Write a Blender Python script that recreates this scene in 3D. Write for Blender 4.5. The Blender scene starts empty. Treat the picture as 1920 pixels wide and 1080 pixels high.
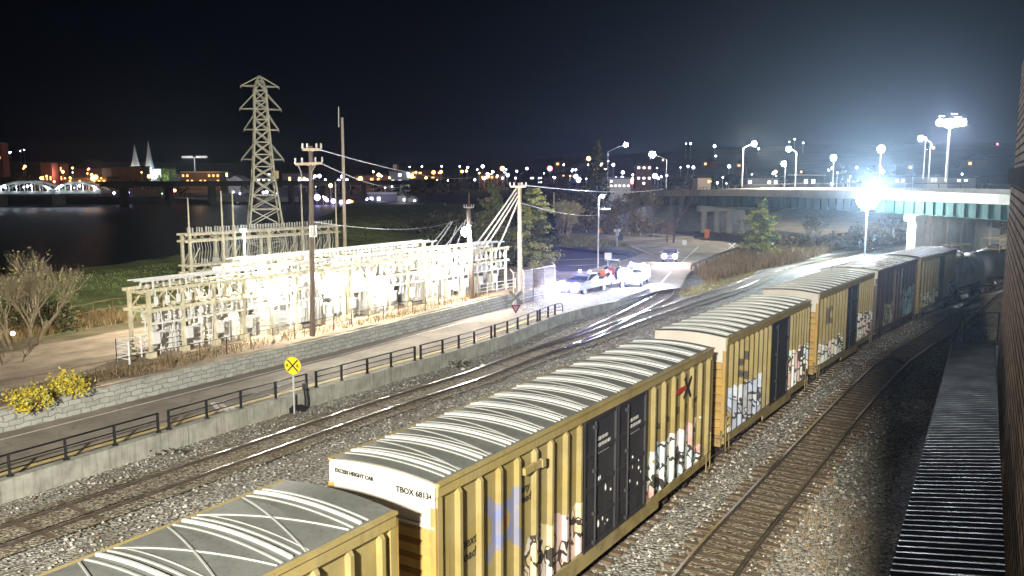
import bpy, math, random
from mathutils import Vector, Matrix
RN = random.Random(11)
SC = bpy.context.scene
COL = SC.collection
PI = math.pi

# ------------------------------------------------------------------ camera model
F = 1600.0; TH = math.atan(214/1600.0); CH = 11.0
_c, _s = math.cos(TH), math.sin(TH)
def at(x, y, z=0.0):
    """world point at height z seen at photo pixel (x, y)"""
    u = (x-960)/F; v = (540-y)/F
    t = (z-CH)/(-_s+v*_c)
    return Vector((u*t, (_c+v*_s)*t, z))
def atd(x, y, d):
    """world point at forward distance d seen at photo pixel (x, y)"""
    u = (x-960)/F; v = (540-y)/F
    t = d/(_c+v*_s)
    return Vector((u*t, d, CH+(-_s+v*_c)*t))

# ------------------------------------------------------------------ mesh builder
class MB:
    def __init__(s):
        s.v = []; s.f = []; s.m = []
    def add(s, vs, fs, m=0):
        b = len(s.v)
        s.v += [tuple(p) for p in vs]
        s.f += [tuple(b+i for i in f) for f in fs]
        s.m += [m]*len(fs)
        return s
    def hexa(s, p, m=0):
        return s.add(p, [(0,3,2,1),(4,5,6,7),(0,1,5,4),(1,2,6,5),(2,3,7,6),(3,0,4,7)], m)
    def box(s, c, d, rz=0.0, m=0):
        x, y, z = d[0]/2, d[1]/2, d[2]/2
        ca, sa = math.cos(rz), math.sin(rz)
        pts = []
        for k in (-z, z):
            for (a, b) in ((-x,-y),(x,-y),(x,y),(-x,y)):
                pts.append((c[0]+a*ca-b*sa, c[1]+a*sa+b*ca, c[2]+k))
        return s.hexa(pts, m)
    def bar(s, p, q, w, h=None, m=0):
        p = Vector(p); q = Vector(q); h = w if h is None else h
        d = q-p
        if d.length < 1e-6: return s
        d.normalize()
        up = Vector((0,0,1)) if abs(d.z) < .95 else Vector((0,1,0))
        a = d.cross(up).normalized()*w/2; b = a.cross(d).normalized()*h/2
        return s.hexa([p-a-b, p+a-b, p+a+b, p-a+b, q-a-b, q+a-b, q+a+b, q-a+b], m)
    def tube(s, pts, r, n=6, m=0, cap=True):
        pts = [Vector(p) for p in pts]
        rs = r if isinstance(r, (list, tuple)) else [r]*len(pts)
        base = len(s.v); prev = None
        for i, p in enumerate(pts):
            d = (pts[min(i+1, len(pts)-1)]-pts[max(i-1, 0)])
            d = d.normalized() if d.length > 1e-9 else Vector((0,0,1))
            if prev is None:
                up = Vector((0,0,1)) if abs(d.z) < .9 else Vector((0,1,0))
                a = d.cross(up).normalized()
            else:
                a = (prev-d*prev.dot(d))
                a = a.normalized() if a.length > 1e-6 else d.orthogonal().normalized()
            prev = a; b = d.cross(a)
            for k in range(n):
                t = 2*PI*k/n
                s.v.append(tuple(p+(a*math.cos(t)+b*math.sin(t))*rs[i]))
        for i in range(len(pts)-1):
            for k in range(n):
                k2 = (k+1) % n
                s.f.append((base+i*n+k, base+i*n+k2, base+(i+1)*n+k2, base+(i+1)*n+k)); s.m.append(m)
        if cap:
            s.f.append(tuple(base+k for k in reversed(range(n)))); s.m.append(m)
            s.f.append(tuple(base+(len(pts)-1)*n+k for k in range(n))); s.m.append(m)
        return s
    def lathe(s, prof, n=12, c=(0,0,0), axis='z', m=0):
        base = len(s.v)
        for (r, h) in prof:
            for k in range(n):
                t = 2*PI*k/n; a, b = r*math.cos(t), r*math.sin(t)
                p = {'z': (a, b, h), 'y': (a, h, b), 'x': (h, a, b)}[axis]
                s.v.append((c[0]+p[0], c[1]+p[1], c[2]+p[2]))
        for i in range(len(prof)-1):
            for k in range(n):
                k2 = (k+1) % n
                s.f.append((base+i*n+k, base+i*n+k2, base+(i+1)*n+k2, base+(i+1)*n+k)); s.m.append(m)
        s.f.append(tuple(base+k for k in reversed(range(n)))); s.m.append(m)
        s.f.append(tuple(base+(len(prof)-1)*n+k for k in range(n))); s.m.append(m)
        return s
    def ball(s, c, r, n=8, m=0, sz=1.0):
        pr = [(max(1e-3, r*math.sin(PI*i/n)), -r*sz*math.cos(PI*i/n)) for i in range(n+1)]
        return s.lathe(pr, max(6, n), c, 'z', m)
    def prism(s, poly, fn, a, b, m=0):
        """extrude a 2-D outline; fn(u, w, depth) -> point"""
        n = len(poly)
        vs = [fn(u, w, a) for u, w in poly]+[fn(u, w, b) for u, w in poly]
        fs = [tuple(reversed(range(n))), tuple(range(n, 2*n))]
        fs += [(i, (i+1) % n, n+(i+1) % n, n+i) for i in range(n)]
        return s.add(vs, fs, m)
    def build(s, name, mats, parent=None, loc=None, rz=None, smooth=False):
        me = bpy.data.meshes.new(name)
        me.from_pydata(s.v, [], s.f)
        for mt in (mats if isinstance(mats, (list, tuple)) else [mats]):
            me.materials.append(mt)
        if any(s.m): me.polygons.foreach_set('material_index', s.m)
        if smooth: me.polygons.foreach_set('use_smooth', [True]*len(me.polygons))
        me.update()
        o = bpy.data.objects.new(name, me); COL.objects.link(o)
        if parent is not None: o.parent = parent
        if loc is not None: o.location = loc
        if rz is not None: o.rotation_euler = (0, 0, rz)
        return o

def tag(o, label=None, cat=None, group=None, kind=None):
    if label: o['label'] = label
    if cat: o['category'] = cat
    if group: o['group'] = group
    if kind: o['kind'] = kind
    return o
def thing(name, label, cat, loc=(0,0,0), rz=0.0, group=None):
    o = bpy.data.objects.new(name, None); COL.objects.link(o)
    o.location = loc; o.rotation_euler = (0, 0, rz); o.empty_display_size = .3
    return tag(o, label, cat, group)
def dup(o, parent=None, loc=None, rz=None, label=None, scale=None):
    c = o.copy(); COL.objects.link(c)
    if parent is not None: c.parent = parent
    if loc is not None: c.location = loc
    if rz is not None: c.rotation_euler = (0, 0, rz)
    if scale is not None: c.scale = (scale,)*3 if not isinstance(scale, tuple) else scale
    if label: c['label'] = label
    for ch in list(o.children): dup(ch, c)
    return c
def text(name, body, size, mat, parent, mtx, depth=.004, align='LEFT', shear=0.0, bold=0.0):
    cu = bpy.data.curves.new(name, 'FONT'); cu.body = body; cu.size = size
    cu.extrude = depth/2; cu.align_x = align; cu.shear = shear; cu.offset = bold
    cu.resolution_u = 3
    t = bpy.data.objects.new(name+'_tmp', cu); COL.objects.link(t)
    dg = bpy.context.evaluated_depsgraph_get()
    me = bpy.data.meshes.new_from_object(t.evaluated_get(dg))
    bpy.data.objects.remove(t); me.materials.clear(); me.materials.append(mat)
    o = bpy.data.objects.new(name, me); COL.objects.link(o)
    if parent is not None: o.parent = parent
    o.matrix_local = mtx
    return o
def spline(pts, step=1.0):
    """Catmull-Rom through points, resampled to roughly step"""
    P = [Vector(p) for p in pts]
    P = [P[0]*2-P[1]]+P+[P[-1]*2-P[-2]]
    out = []
    for i in range(1, len(P)-2):
        n = max(2, int((P[i+1]-P[i]).length/step))
        for k in range(n):
            t = k/n
            out.append(.5*((2*P[i])+(P[i+1]-P[i-1])*t+(2*P[i-1]-5*P[i]+4*P[i+1]-P[i+2])*t*t+(3*P[i]-P[i-1]-3*P[i+1]+P[i+2])*t**3))
    out.append(P[-2].copy())
    return out
def lerp_table(tab, y):
    """x of a polyline given as [(x, y)...] ordered in y"""
    if y <= tab[0][1]: i = 0
    else:
        i = len(tab)-2
        for k in range(len(tab)-1):
            if y < tab[k+1][1]: i = k; break
    (x0, y0), (x1, y1) = tab[i], tab[i+1]
    return x0+(x1-x0)*(y-y0)/(y1-y0)
def sstep(a, b, x):
    t = min(1, max(0, (x-a)/(b-a))); return t*t*(3-2*t)

# ------------------------------------------------------------------ materials
class NT:
    def __init__(s, name):
        s.mat = bpy.data.materials.new(name); s.mat.use_nodes = True
        s.t = s.mat.node_tree; s.b = s.t.nodes['Principled BSDF']; s.out = s.t.nodes['Material Output']
    def n(s, ty, **kw):
        nd = s.t.nodes.new(ty)
        for k, v in kw.items(): setattr(nd, k, v)
        return nd
    def l(s, a, b): s.t.links.new(a, b)
    def setin(s, sock, v):
        if hasattr(v, 'is_linked'): s.l(v, sock)
        else: sock.default_value = v
    def math(s, op, a, b=None, c=None):
        nd = s.n('ShaderNodeMath', operation=op)
        for i, v in enumerate((a, b, c)):
            if v is not None: s.setin(nd.inputs[i], v)
        return nd.outputs[0]
    def mix(s, fac, a, b, blend='MIX'):
        nd = s.n('ShaderNodeMix', data_type='RGBA', blend_type=blend)
        s.setin(nd.inputs[0], fac)
        s.setin(nd.inputs[6], a if hasattr(a, 'is_linked') else (*a[:3], 1))
        s.setin(nd.inputs[7], b if hasattr(b, 'is_linked') else (*b[:3], 1))
        return nd.outputs[2]
    def coord(s, world=False, scale=(1,1,1)):
        v = s.n('ShaderNodeNewGeometry').outputs['Position'] if world else s.n('ShaderNodeTexCoord').outputs['Object']
        if scale != (1,1,1):
            mp = s.n('ShaderNodeMapping'); mp.inputs['Scale'].default_value = scale
            s.l(v, mp.inputs[0]); v = mp.outputs[0]
        return v
    def noise(s, vec, scale, detail=4, rough=.55, dist=0.0):
        nd = s.n('ShaderNodeTexNoise'); s.l(vec, nd.inputs['Vector'])
        nd.inputs['Scale'].default_value = scale; nd.inputs['Detail'].default_value = detail
        nd.inputs['Roughness'].default_value = rough; nd.inputs['Distortion'].default_value = dist
        return nd.outputs[0]
    def voro(s, vec, scale, feature='F1'):
        nd = s.n('ShaderNodeTexVoronoi', feature=feature); s.l(vec, nd.inputs['Vector'])
        nd.inputs['Scale'].default_value = scale
        return nd
    def ramp(s, fac, stops):
        nd = s.n('ShaderNodeValToRGB'); el = nd.color_ramp.elements
        while len(el) < len(stops): el.new(.5)
        for e, (p, c) in zip(el, stops):
            e.position = p; e.color = (*c, 1) if len(c) == 3 else c
        s.l(fac, nd.inputs[0]); return nd.outputs[0]
    def bump(s, h, strength=.5, dist=.02):
        nd = s.n('ShaderNodeBump'); nd.inputs['Strength'].default_value = strength
        nd.inputs['Distance'].default_value = dist; s.l(h, nd.inputs['Height'])
        s.l(nd.outputs[0], s.b.inputs['Normal'])
    def base(s, c, rough=.7, metal=0.0, spec=.5):
        s.setin(s.b.inputs['Base Color'], c if hasattr(c, 'is_linked') else (*c, 1))
        s.setin(s.b.inputs['Roughness'], rough); s.b.inputs['Metallic'].default_value = metal
        s.b.inputs['Specular IOR Level'].default_value = spec
        return s.mat
def k3(c, k): return tuple(min(1, max(0, x*k)) for x in c)

def pbr(name, col, rough=.7, metal=0.0, var=.3, scale=2.0, bump=.0, bscale=20, world=False, streak=None, stretch=(1,1,1), spec=.4):
    t = NT(name); v = t.coord(world, stretch)
    c = t.ramp(t.noise(v, scale, 5, .6), [(.3, k3(col, 1-var)), (.7, k3(col, 1+var))])
    if streak is not None:
        v2 = t.coord(world, (6, 6, .5))
        f = t.ramp(t.noise(v2, 1.2, 4, .7), [(.5, (0,0,0)), (.72, (1,1,1))])
        c = t.mix(t.math('MULTIPLY', f, .6), c, streak)
    if bump: t.bump(t.noise(v, bscale, 4), bump, .02)
    return t.base(c, rough, metal, spec)
def emit(name, col, strength, sample=True, inside=None):
    t = NT(name); t.base((.02,.02,.02), .4)
    t.b.inputs['Emission Color'].default_value = (*col, 1)
    t.b.inputs['Emission Strength'].default_value = strength
    if not sample: t.mat.cycles.emission_sampling = 'NONE'
    return t.mat
def stones(name, lo, mid, hi, scale, world=True, patch=None):
    t = NT(name); v = t.coord(world)
    vo = t.voro(v, scale)
    g = t.n('ShaderNodeSeparateColor'); t.l(vo.outputs['Color'], g.inputs[0])
    c = t.ramp(g.outputs[0], [(0, lo), (.5, mid), (.85, mid), (1, hi)])
    vo2 = t.voro(v, scale*2.3)
    g2 = t.n('ShaderNodeSeparateColor'); t.l(vo2.outputs['Color'], g2.inputs[0])
    c = t.mix(.35, c, t.ramp(g2.outputs[1], [(0, lo), (1, hi)]))
    d = t.ramp(vo.outputs['Distance'], [(.3, (1,1,1)), (.8, (.3,.3,.3))])
    c = t.mix(1.0, c, d, 'MULTIPLY')
    if patch is not None:
        f = t.ramp(t.noise(v, .35, 5, .65), [(.48, (0,0,0)), (.68, (1,1,1))])
        c = t.mix(t.math('MULTIPLY', f, .7), c, patch)
    t.bump(t.math('SUBTRACT', 1.0, vo.outputs['Distance']), .9, .05)
    return t.base(c, .9, 0, .2)

M = {}
M['ballast'] = stones('ballast_stone', (.13,.125,.105), (.5,.48,.41), (.9,.88,.78), 9.5, patch=(.2,.175,.13))
M['ballast_dirty'] = stones('dirty_ballast', (.09,.075,.05), (.36,.31,.22), (.75,.68,.52), 9.5, patch=(.2,.15,.08))
M['yard'] = pbr('yard_dirt', (.36,.28,.2), .95, var=.45, scale=.5, bump=.4, bscale=6, world=True)
M['lawn'] = pbr('lawn_blades', (.22,.28,.09), .9, var=.4, scale=.3, world=True)
M['grass'] = pbr('bank_grass', (.2,.25,.09), .95, var=.5, scale=.35, bump=.6, bscale=5, world=True)
M['dry'] = pbr('dry_ground', (.17,.14,.075), .95, var=.5, scale=.3, bump=.6, bscale=5, world=True)
M['far'] = pbr('far_ground', (.05,.05,.045), .95, var=.5, scale=.05, world=True)
def asphalt(name, col):
    t = NT(name); v = t.coord(True)
    c = t.ramp(t.noise(v, .45, 6, .65), [(.3, k3(col, .72)), (.7, k3(col, 1.2))])
    dn = t.n('ShaderNodeTexNoise'); dn.inputs['Scale'].default_value = .9; t.l(v, dn.inputs['Vector'])
    wv = t.n('ShaderNodeVectorMath', operation='MULTIPLY_ADD'); t.l(dn.outputs['Color'], wv.inputs[0]); wv.inputs[1].default_value = (1.6,1.6,0); t.l(v, wv.inputs[2])
    ck = t.voro(wv.outputs[0], .28, 'DISTANCE_TO_EDGE').outputs['Distance']
    c = t.mix(t.math('MULTIPLY', t.math('LESS_THAN', ck, .009), .4), c, k3(col, .3))
    pt = t.ramp(t.noise(v, .16, 2, .5), [(.55, (0,0,0)), (.57, (1,1,1))])
    c = t.mix(t.math('MULTIPLY', pt, .35), c, k3(col, .55))
    t.bump(t.noise(v, 30, 3), .2, .01)
    return t.base(c, .85, 0, .3)
M['asphalt'] = asphalt('worn_asphalt', (.26,.228,.185))
M['asphalt_old'] = pbr('worn_asphalt', (.27,.235,.21), .85, var=.25, scale=.5, bump=.2, bscale=40, world=True)
M['paleroad'] = pbr('pale_road', (.32,.28,.22), .85, var=.3, scale=.3, bump=.15, bscale=30, world=True)
M['concrete'] = pbr('stained_concrete', (.33,.33,.28), .85, var=.3, scale=1.2, bump=.2, bscale=15, world=True, streak=(.09,.085,.07))
M['palecon'] = pbr('pale_concrete', (.55,.54,.5), .8, var=.15, scale=.6, world=True, streak=(.3,.3,.28))
M['deckcon'] = pbr('parapet_concrete', (.42,.38,.32), .85, var=.2, scale=.4, world=True, streak=(.22,.2,.17))
M['paint_w'] = pbr('white_paint', (.75,.74,.68), .6, var=.12, scale=3)
M['paint_line'] = pbr('worn_white_line', (.62,.6,.54), .7, var=.25, scale=2, world=True)
M['paint_yel'] = pbr('worn_yellow_line', (.55,.43,.18), .7, var=.35, scale=1.5, world=True)
M['black'] = pbr('black_paint', (.012,.012,.013), .45, var=.3)
M['rail'] = pbr('rail_steel', (.16,.13,.11), .5, .6, var=.3, scale=4, world=True)
M['railtop'] = pbr('polished_rail_top', (.72,.72,.74), .22, 1.0, var=.1, scale=3, world=True)
M['tie'] = pbr('weathered_tie', (.13,.095,.06), .9, var=.5, scale=3, bump=.5, bscale=12, stretch=(3,1,1))
M['galv'] = pbr('galvanised_steel', (.55,.56,.55), .5, .3, var=.2, scale=4)
M['buscream'] = pbr('cream_steel', (.72,.67,.48), .55, .1, var=.2, scale=3, streak=(.3,.22,.13))
M['white'] = pbr('white_enamel', (.8,.8,.78), .5, var=.08, scale=2)
M['porc'] = pbr('porcelain', (.7,.7,.68), .25, var=.1)
M['tower'] = pbr('tower_steel', (.36,.35,.27), .55, .2, var=.2, scale=1)
M['wood'] = pbr('pole_wood', (.2,.155,.12), .9, var=.45, scale=5, bump=.5, bscale=10, stretch=(4,4,.4))
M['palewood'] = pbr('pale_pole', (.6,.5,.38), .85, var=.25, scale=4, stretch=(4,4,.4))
M['wire'] = pbr('cable_jacket', (.3,.3,.3), .6, var=.1)
M['green'] = pbr('green_girder', (.004,.036,.023), .85, var=.2, scale=1)
M['glass'] = pbr('dark_glass', (.02,.024,.03), .08, var=.1, spec=.8)
M['tyre'] = pbr('tyre_rubber', (.018,.018,.018), .85, var=.2)
M['rust'] = pbr('rusty_steel', (.1,.055,.035), .85, .2, var=.5, scale=4)
M['under'] = pbr('underframe_grime', (.04,.032,.026), .9, var=.4, scale=3)
M['bark'] = pbr('bark', (.13,.1,.065), .95, var=.4, scale=6)
M['twig'] = pbr('grey_twig', (.22,.18,.12), .95, var=.4, scale=5)
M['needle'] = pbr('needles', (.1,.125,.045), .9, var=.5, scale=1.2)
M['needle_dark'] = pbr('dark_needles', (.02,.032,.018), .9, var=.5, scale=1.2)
M['leaf_y'] = pbr('spring_and_lit_leaf', (.42,.42,.13), .85, var=.4, scale=1.5)
M['forsy'] = pbr('forsythia_flower', (.6,.46,.03), .8, var=.4, scale=3)
M['scrub'] = pbr('scrub', (.12,.1,.05), .95, var=.5, scale=1.0)
M['straw'] = pbr('dry_straw', (.3,.2,.09), .95, var=.45, scale=.8)
M['red'] = pbr('red_paint', (.5,.04,.03), .5, var=.15)
M['orange'] = pbr('orange_paint', (.75,.2,.03), .5, var=.15)
M['signy'] = pbr('sign_yellow', (.85,.66,.02), .5, var=.08)
M['plate'] = pbr('sign_back', (.5,.5,.52), .5, .3, var=.1)
M['bluepaint'] = pbr('blue_paint', (.05,.08,.3), .4, var=.1)
M['letter'] = pbr('black_lettering', (.02,.02,.02), .7, var=.2)
M['letter_w'] = pbr('white_lettering', (.75,.75,.72), .7, var=.1)
M['lamp_w'] = emit('lamp_cool', (.84,.86,1), 220)
M['lamp_y'] = emit('lamp_warm', (1,.8,.5), 120)
M['lamp_o'] = emit('lamp_orange', (1,.42,.12), 60)
# ------------------------------------------------------------------ camera and world
cd = bpy.data.cameras.new('camera'); cd.lens = 30.0; cd.sensor_width = 36.0; cd.clip_start = .2; cd.clip_end = 5000
cam = bpy.data.objects.new('camera', cd); COL.objects.link(cam)
cam.location = (0, 0, CH); cam.rotation_euler = (PI/2-TH, 0, 0); SC.camera = cam

W = bpy.data.worlds.new('World'); SC.world = W; W.use_nodes = True
wt = W.node_tree; wb = wt.nodes['Background']
def wn(ty, **kw):
    nd = wt.nodes.new(ty)
    for k, v in kw.items(): setattr(nd, k, v)
    return nd
def wm(op, a, b=None):
    nd = wn('ShaderNodeMath', operation=op)
    for i, v in enumerate((a, b)):
        if v is None: continue
        if hasattr(v, 'is_linked'): wt.links.new(v, nd.inputs[i])
        else: nd.inputs[i].default_value = v
    return nd.outputs[0]
# night sky: a sky lit by the town, brightest above the lamps by the overpass
wtc = wn('ShaderNodeTexCoord').outputs['Generated']
def glow(az, el, sx):
    d = Vector((math.sin(az)*math.cos(el), math.cos(az)*math.cos(el), math.sin(el)))
    dp = wn('ShaderNodeVectorMath', operation='DOT_PRODUCT'); wt.links.new(wtc, dp.inputs[0]); dp.inputs[1].default_value = d
    return wm('POWER', wm('MAXIMUM', dp.outputs['Value'], 0.0), sx)
g1 = glow(math.radians(17), math.radians(-4), 42.0)
g2 = glow(math.radians(8), math.radians(-4), 60.0)
nz = wn('ShaderNodeTexNoise'); nz.inputs['Scale'].default_value = 3.0; nz.inputs['Detail'].default_value = 5; wt.links.new(wtc, nz.inputs['Vector'])
amt = wm('ADD', wm('MULTIPLY', g1, .42), wm('MULTIPLY', g2, .5))
amt = wm('MULTIPLY', amt, wm('ADD', wm('MULTIPLY', nz.outputs[0], .5), .75))
mixc = wn('ShaderNodeMix', data_type='RGBA')
wt.links.new(amt, mixc.inputs[0]); mixc.inputs[6].default_value = (.0004,.0009,.0026,1); mixc.inputs[7].default_value = (.011,.019,.036,1)
wt.links.new(mixc.outputs[2], wb.inputs['Color']); wb.inputs['Strength'].default_value = 1.0

# ------------------------------------------------------------------ terrain lines
XW = [(-26.5,10),(-17.3,27.2),(-14.25,32.2),(-11.6,36.6),(-8.45,41.3),(-3.4,48.6),(-.1,54.2),(3.5,61.8),(8.5,69.5),(12.6,77.5),(16,86)]
XS = [(-36,9),(-20.7,33.4),(-13.6,44.6),(-10.8,48.8),(-5.4,57.9),(0,67.4),(3.8,73.6),(6.5,79),(10,90)]
XC = [(-70,0),(-54,50),(-42.5,80),(-36.7,98),(-32,130),(-34,170),(-42,230),(-52,300),(-50,400),(-20,520)]
def xw(y): return lerp_table(XW, y)
def xs(y):
    return lerp_table(XS, y) if y < 90 else 10+.42*(y-90)
def xc(y): return lerp_table(XC, y)
def hill(x, y):
    d = math.hypot(x, y); a = math.atan2(x, y)
    k = .55+.45*sstep(-.1, .35, a)
    return 46*sstep(430, 1150, d)*k
def yard_z(q, y):
    f = 1-sstep(78, 95, y)
    return .3+(1.05*(1-sstep(4, 26, q)))*f+.25*f
def tz(x, y):
    """height of the ground"""
    if x > xw(y): 
        z = .0
        if y > 86: z = .05
        return z+hill(x, y)
    if x > xs(y): return .55 if y < 80 else .1
    c = xc(y)
    if x >= c+3:
        q = xs(y)-x; w = xs(y)-c
        z0 = yard_z(q, y)
        return z0+(1.5-z0)*sstep(w-16, w-3, q)*(1-sstep(180, 320, y)) + hill(x, y)*(1 if y > 250 else 0)
    if x >= c-3: return 1.5*(1-sstep(250, 350, y))
    if y < 432: return 1.5+(-6.5)*sstep(0, 14, c-3-x)
    return -.6+hill(x, y)

def ground_sheet():
    ys = [-60,-40,-20,-5,4,10]
    y = 12
    while y < 120: ys.append(y); y += 2
    while y < 300: ys.append(y); y += 8
    ys += [308,330,355,380,405,428,431,433.5,446,470,500,540,600,660,720,800,900,1000,1120,1250,1400,1700,2300,3600]
    mb = MB(); rows = []
    kinds = None
    for y in ys:
        w, s_, c = xw(y), xs(y), xc(y)
        if y > 86: w = max(w, s_+2)
        cols = []
        for x in (-3600,-1800,-1100,-700,-460,-300,-200,-130): cols.append((min(x, c-40-(-x)*.02), 'far'))
        cols += [(c-26,'grass'),(c-17,'grass'),(c-10,'grass'),(c-6,'grass'),(c-3,'grass'),(c+3,'grass')]
        L = s_-6-(c+6)
        for k in range(9): cols.append((c+6+L*k/8, 'grass' if k < 4 else 'dry' if k < 5 else 'yard'))
        cols += [(s_-3,'yard'),(s_-1.2,'yard'),(s_-.22,'yard'),(s_-.2,'road'),(s_+(w-s_)*.5,'road'),(w-.2,'road'),(w-.18,'ballast')]
        for dx in (1,2,4,7,10,14,18,23,29,36): cols.append((w+dx, 'ballast'))
        for dx in (46,60,80,110,160,240,360,560,900,1600,3600): cols.append((w+dx, 'dry' if dx < 300 else 'far'))
        rows.append((y, cols))
    idx = {'ballast': 0, 'yard': 1, 'grass': 2, 'dry': 3, 'far': 4, 'road': 0}
    nC = len(rows[0][1])
    for y, cols in rows:
        for j, (x, k) in enumerate(cols):
            zz = tz(x, y)
            if k == 'ballast' and y < 110 and abs(x-(xw(y)-.18)) > 2: zz += .04*math.sin(x*1.7+y*.9)
            if k in ('grass', 'yard', 'dry') and y < 140: zz += RN.uniform(-.06, .06)
            if cols[j][1] == 'road' and j > 0 and abs(x-(xs(y)-.2)) < 1e-6: zz = tz(xs(y)+.05, y)
            if abs(x-(xw(y)-.2)) < 1e-6 and y < 86: zz = tz(xw(y)-.3, y)
            if abs(x-(xw(y)-.18)) < 1e-6: zz = tz(xw(y)+.1, y)
            mb.v.append((x, y, zz))
    for i in range(len(rows)-1):
        ym = (rows[i][0]+rows[i+1][0])/2
        for j in range(nC-1):
            a = i*nC+j
            mb.f.append((a, a+1, a+nC+1, a+nC))
            k = rows[i][1][j][1] if rows[i][1][j][1] != 'road' else rows[i][1][j+1][1]
            if ym > 128 and k == 'ballast': k = 'dry'
            if ym > 112 and k in ('yard',): k = 'dry'
            if ym > 310: k = 'far'
            mb.m.append(idx[k])
    o = mb.build('ground', [M['ballast'], M['yard'], M['grass'], M['dry'], M['far']], smooth=False)
    tag(o, kind='structure')
ground_sheet()
t = NT('river_water'); v = t.coord(True, (1, 2.2, 1))
t.bump(t.noise(v, .5, 4, .65), .5, .4)
M['water'] = t.base((.005,.007,.01), .42, 0, .08)
mb = MB(); mb.add([(-2600,-60,-4.2),(-30,-60,-4.2),(-20,150,-4.2),(60,432,-4.2),(-2600,432,-4.2)], [(0,1,2,3,4)])
tag(mb.build('river', M['water']), kind='structure')

# ------------------------------------------------------------------ railway tracks
def offset_pts(c, d):
    out = []
    for i, p in enumerate(c):
        t_ = (c[min(i+1, len(c)-1)]-c[max(i-1, 0)]); t_.z = 0; t_.normalize()
        out.append(p+Vector((t_.y, -t_.x, 0))*d)      # positive d: to the right of travel
    return out
def ribbon(mb, c, w, z, m=0):
    a, b = offset_pts(c, -w/2), offset_pts(c, w/2)
    base = len(mb.v)
    for p, q in zip(a, b): mb.v += [(p.x, p.y, z), (q.x, q.y, z)]
    for i in range(len(c)-1):
        k = base+2*i
        mb.f.append((k, k+1, k+3, k+2)); mb.m.append(m)
def track(label, pts, n_near=70, tie_from=0, group='railway tracks', ties=True, z=.0, bed=None):
    c = spline([Vector((x, y, 0)) for x, y in pts], .6)
    rt = thing('railway_track', label, 'railway track', (c[0].x, c[0].y, 0), 0, group)
    off = Vector((c[0].x, c[0].y, 0)); cl = [p-off for p in c]
    for sgn in (-1, 1):
        mb = MB(); ln = offset_pts(cl, sgn*.7175)
        for zc, w, h, m in ((z+.1,.12,.04,0),(z+.15,.03,.1,0),(z+.205,.075,.03,1)):
            a, b = offset_pts(ln, -w/2), offset_pts(ln, w/2); base = len(mb.v)
            for p, q in zip(a, b):
                mb.v += [(p.x,p.y,zc-h/2),(q.x,q.y,zc-h/2),(q.x,q.y,zc+h/2),(p.x,p.y,zc+h/2)]
            for i in range(len(ln)-1):
                k = base+4*i
                for e in range(4):
                    mb.f.append((k+e, k+(e+1)%4, k+4+(e+1)%4, k+4+e)); mb.m.append(m)
        mb.build('rail', [M['rail'], M['railtop']], rt)
    if ties:
        me = MB().box((0,0,0), (.22, 2.55, .17)).build('tie', M['tie'], rt)
        first = True; rest = MB(); cnt = 0; acc = 0.0; nxt = tie_from
        for i in range(1, len(cl)):
            acc += (cl[i]-cl[i-1]).length
            while acc >= nxt:
                d = (cl[i]-cl[i-1]).normalized(); p = cl[i]-d*(acc-nxt); nxt += .55
                a = math.atan2(d.y, d.x)+RN.uniform(-.03, .03); zz = z+RN.uniform(-.02, .012)
                if cnt < n_near:
                    o = me if first else dup(me, rt); first = False
                    o.location = (p.x, p.y, zz); o.rotation_euler = (0, 0, a)
                else: rest.box((p.x, p.y, zz), (.22, 2.55, .17), a)
                cnt += 1
        if rest.v: tag(rest.build('tie_run', M['tie'], rt), kind='stuff')
    return rt
# train's centre line, from the corners of its cars
TR = [(-2.1,14.73),(-1.46,16.07),(7.06,29.36),(7.99,31.13),(14.43,40.78),(15.59,42.82),(22.37,52.3),(22.98,53.18),(29.16,61.04),(36.06,69.0),(44,77.2),(53,85.5),(63,93.5)]
TR = [(x, y) for x, y in TR]
def train_centre():
    P = [Vector((x, y, 0)) for x, y in TR]
    out = []
    for i, p in enumerate(P):
        d = (P[min(i+1, len(P)-1)]-P[max(i-1, 0)]).normalized()
        out.append(p+Vector((-d.y, d.x, 0))*1.47)
    return out
TC = train_centre()
e0 = TC[0]-(TC[2]-TC[0]).normalized()*16
track('railway track carrying the freight cars, nearest one under the boxcars', [(e0.x, e0.y)]+[(p.x, p.y) for p in (TC[0],TC[2],TC[4],TC[6],TC[8],TC[9],TC[10],TC[11],TC[12])], 60, 16)
BC = [(1.6,15),(5.2,21.9),(8.55,27.4),(12.2,33.2),(16.5,40),(22.0,48.3),(27.5,55.5),(32.4,61.9),(38.5,70.2),(46,80),(55,89)]
track('empty railway track between the freight train and the shaded canopy', BC, 96)
CC = [(-24.5,10.5),(-19.6,18),(-15.6,24.3),(-10.4,32.5),(-8.1,36.2),(-5.7,39.9),(-2.2,45),(1.2,50.7),(4.6,55.6),(9.6,63.9),(14.5,71.2),(22,82.4),(30.5,97.2),(42,111.6),(55.4,128.4),(67,141.8),(75.2,152),(83.8,161.8),(90.9,171.3),(97.3,182),(101,194),(102,210)]
track('main railway track beside the concrete wall, running on to the overpass', CC, 40)
DC = [(1.6,51.4),(4.9,57),(8.0,63.4),(10.9,69.8),(13.2,75.2),(14.5,79.6),(15.4,84)]
track('siding track curving away from the main track to the road crossing', DC, 20, 14)
EC = [(36,97),(46,109),(56.3,120.9),(66.3,132.0),(82.6,149.1),(97.4,167.9),(104.7,180.1),(112,198.6),(118,218.6)]
track('second railway track curving away under the overpass behind the pier', EC, 20)
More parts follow.
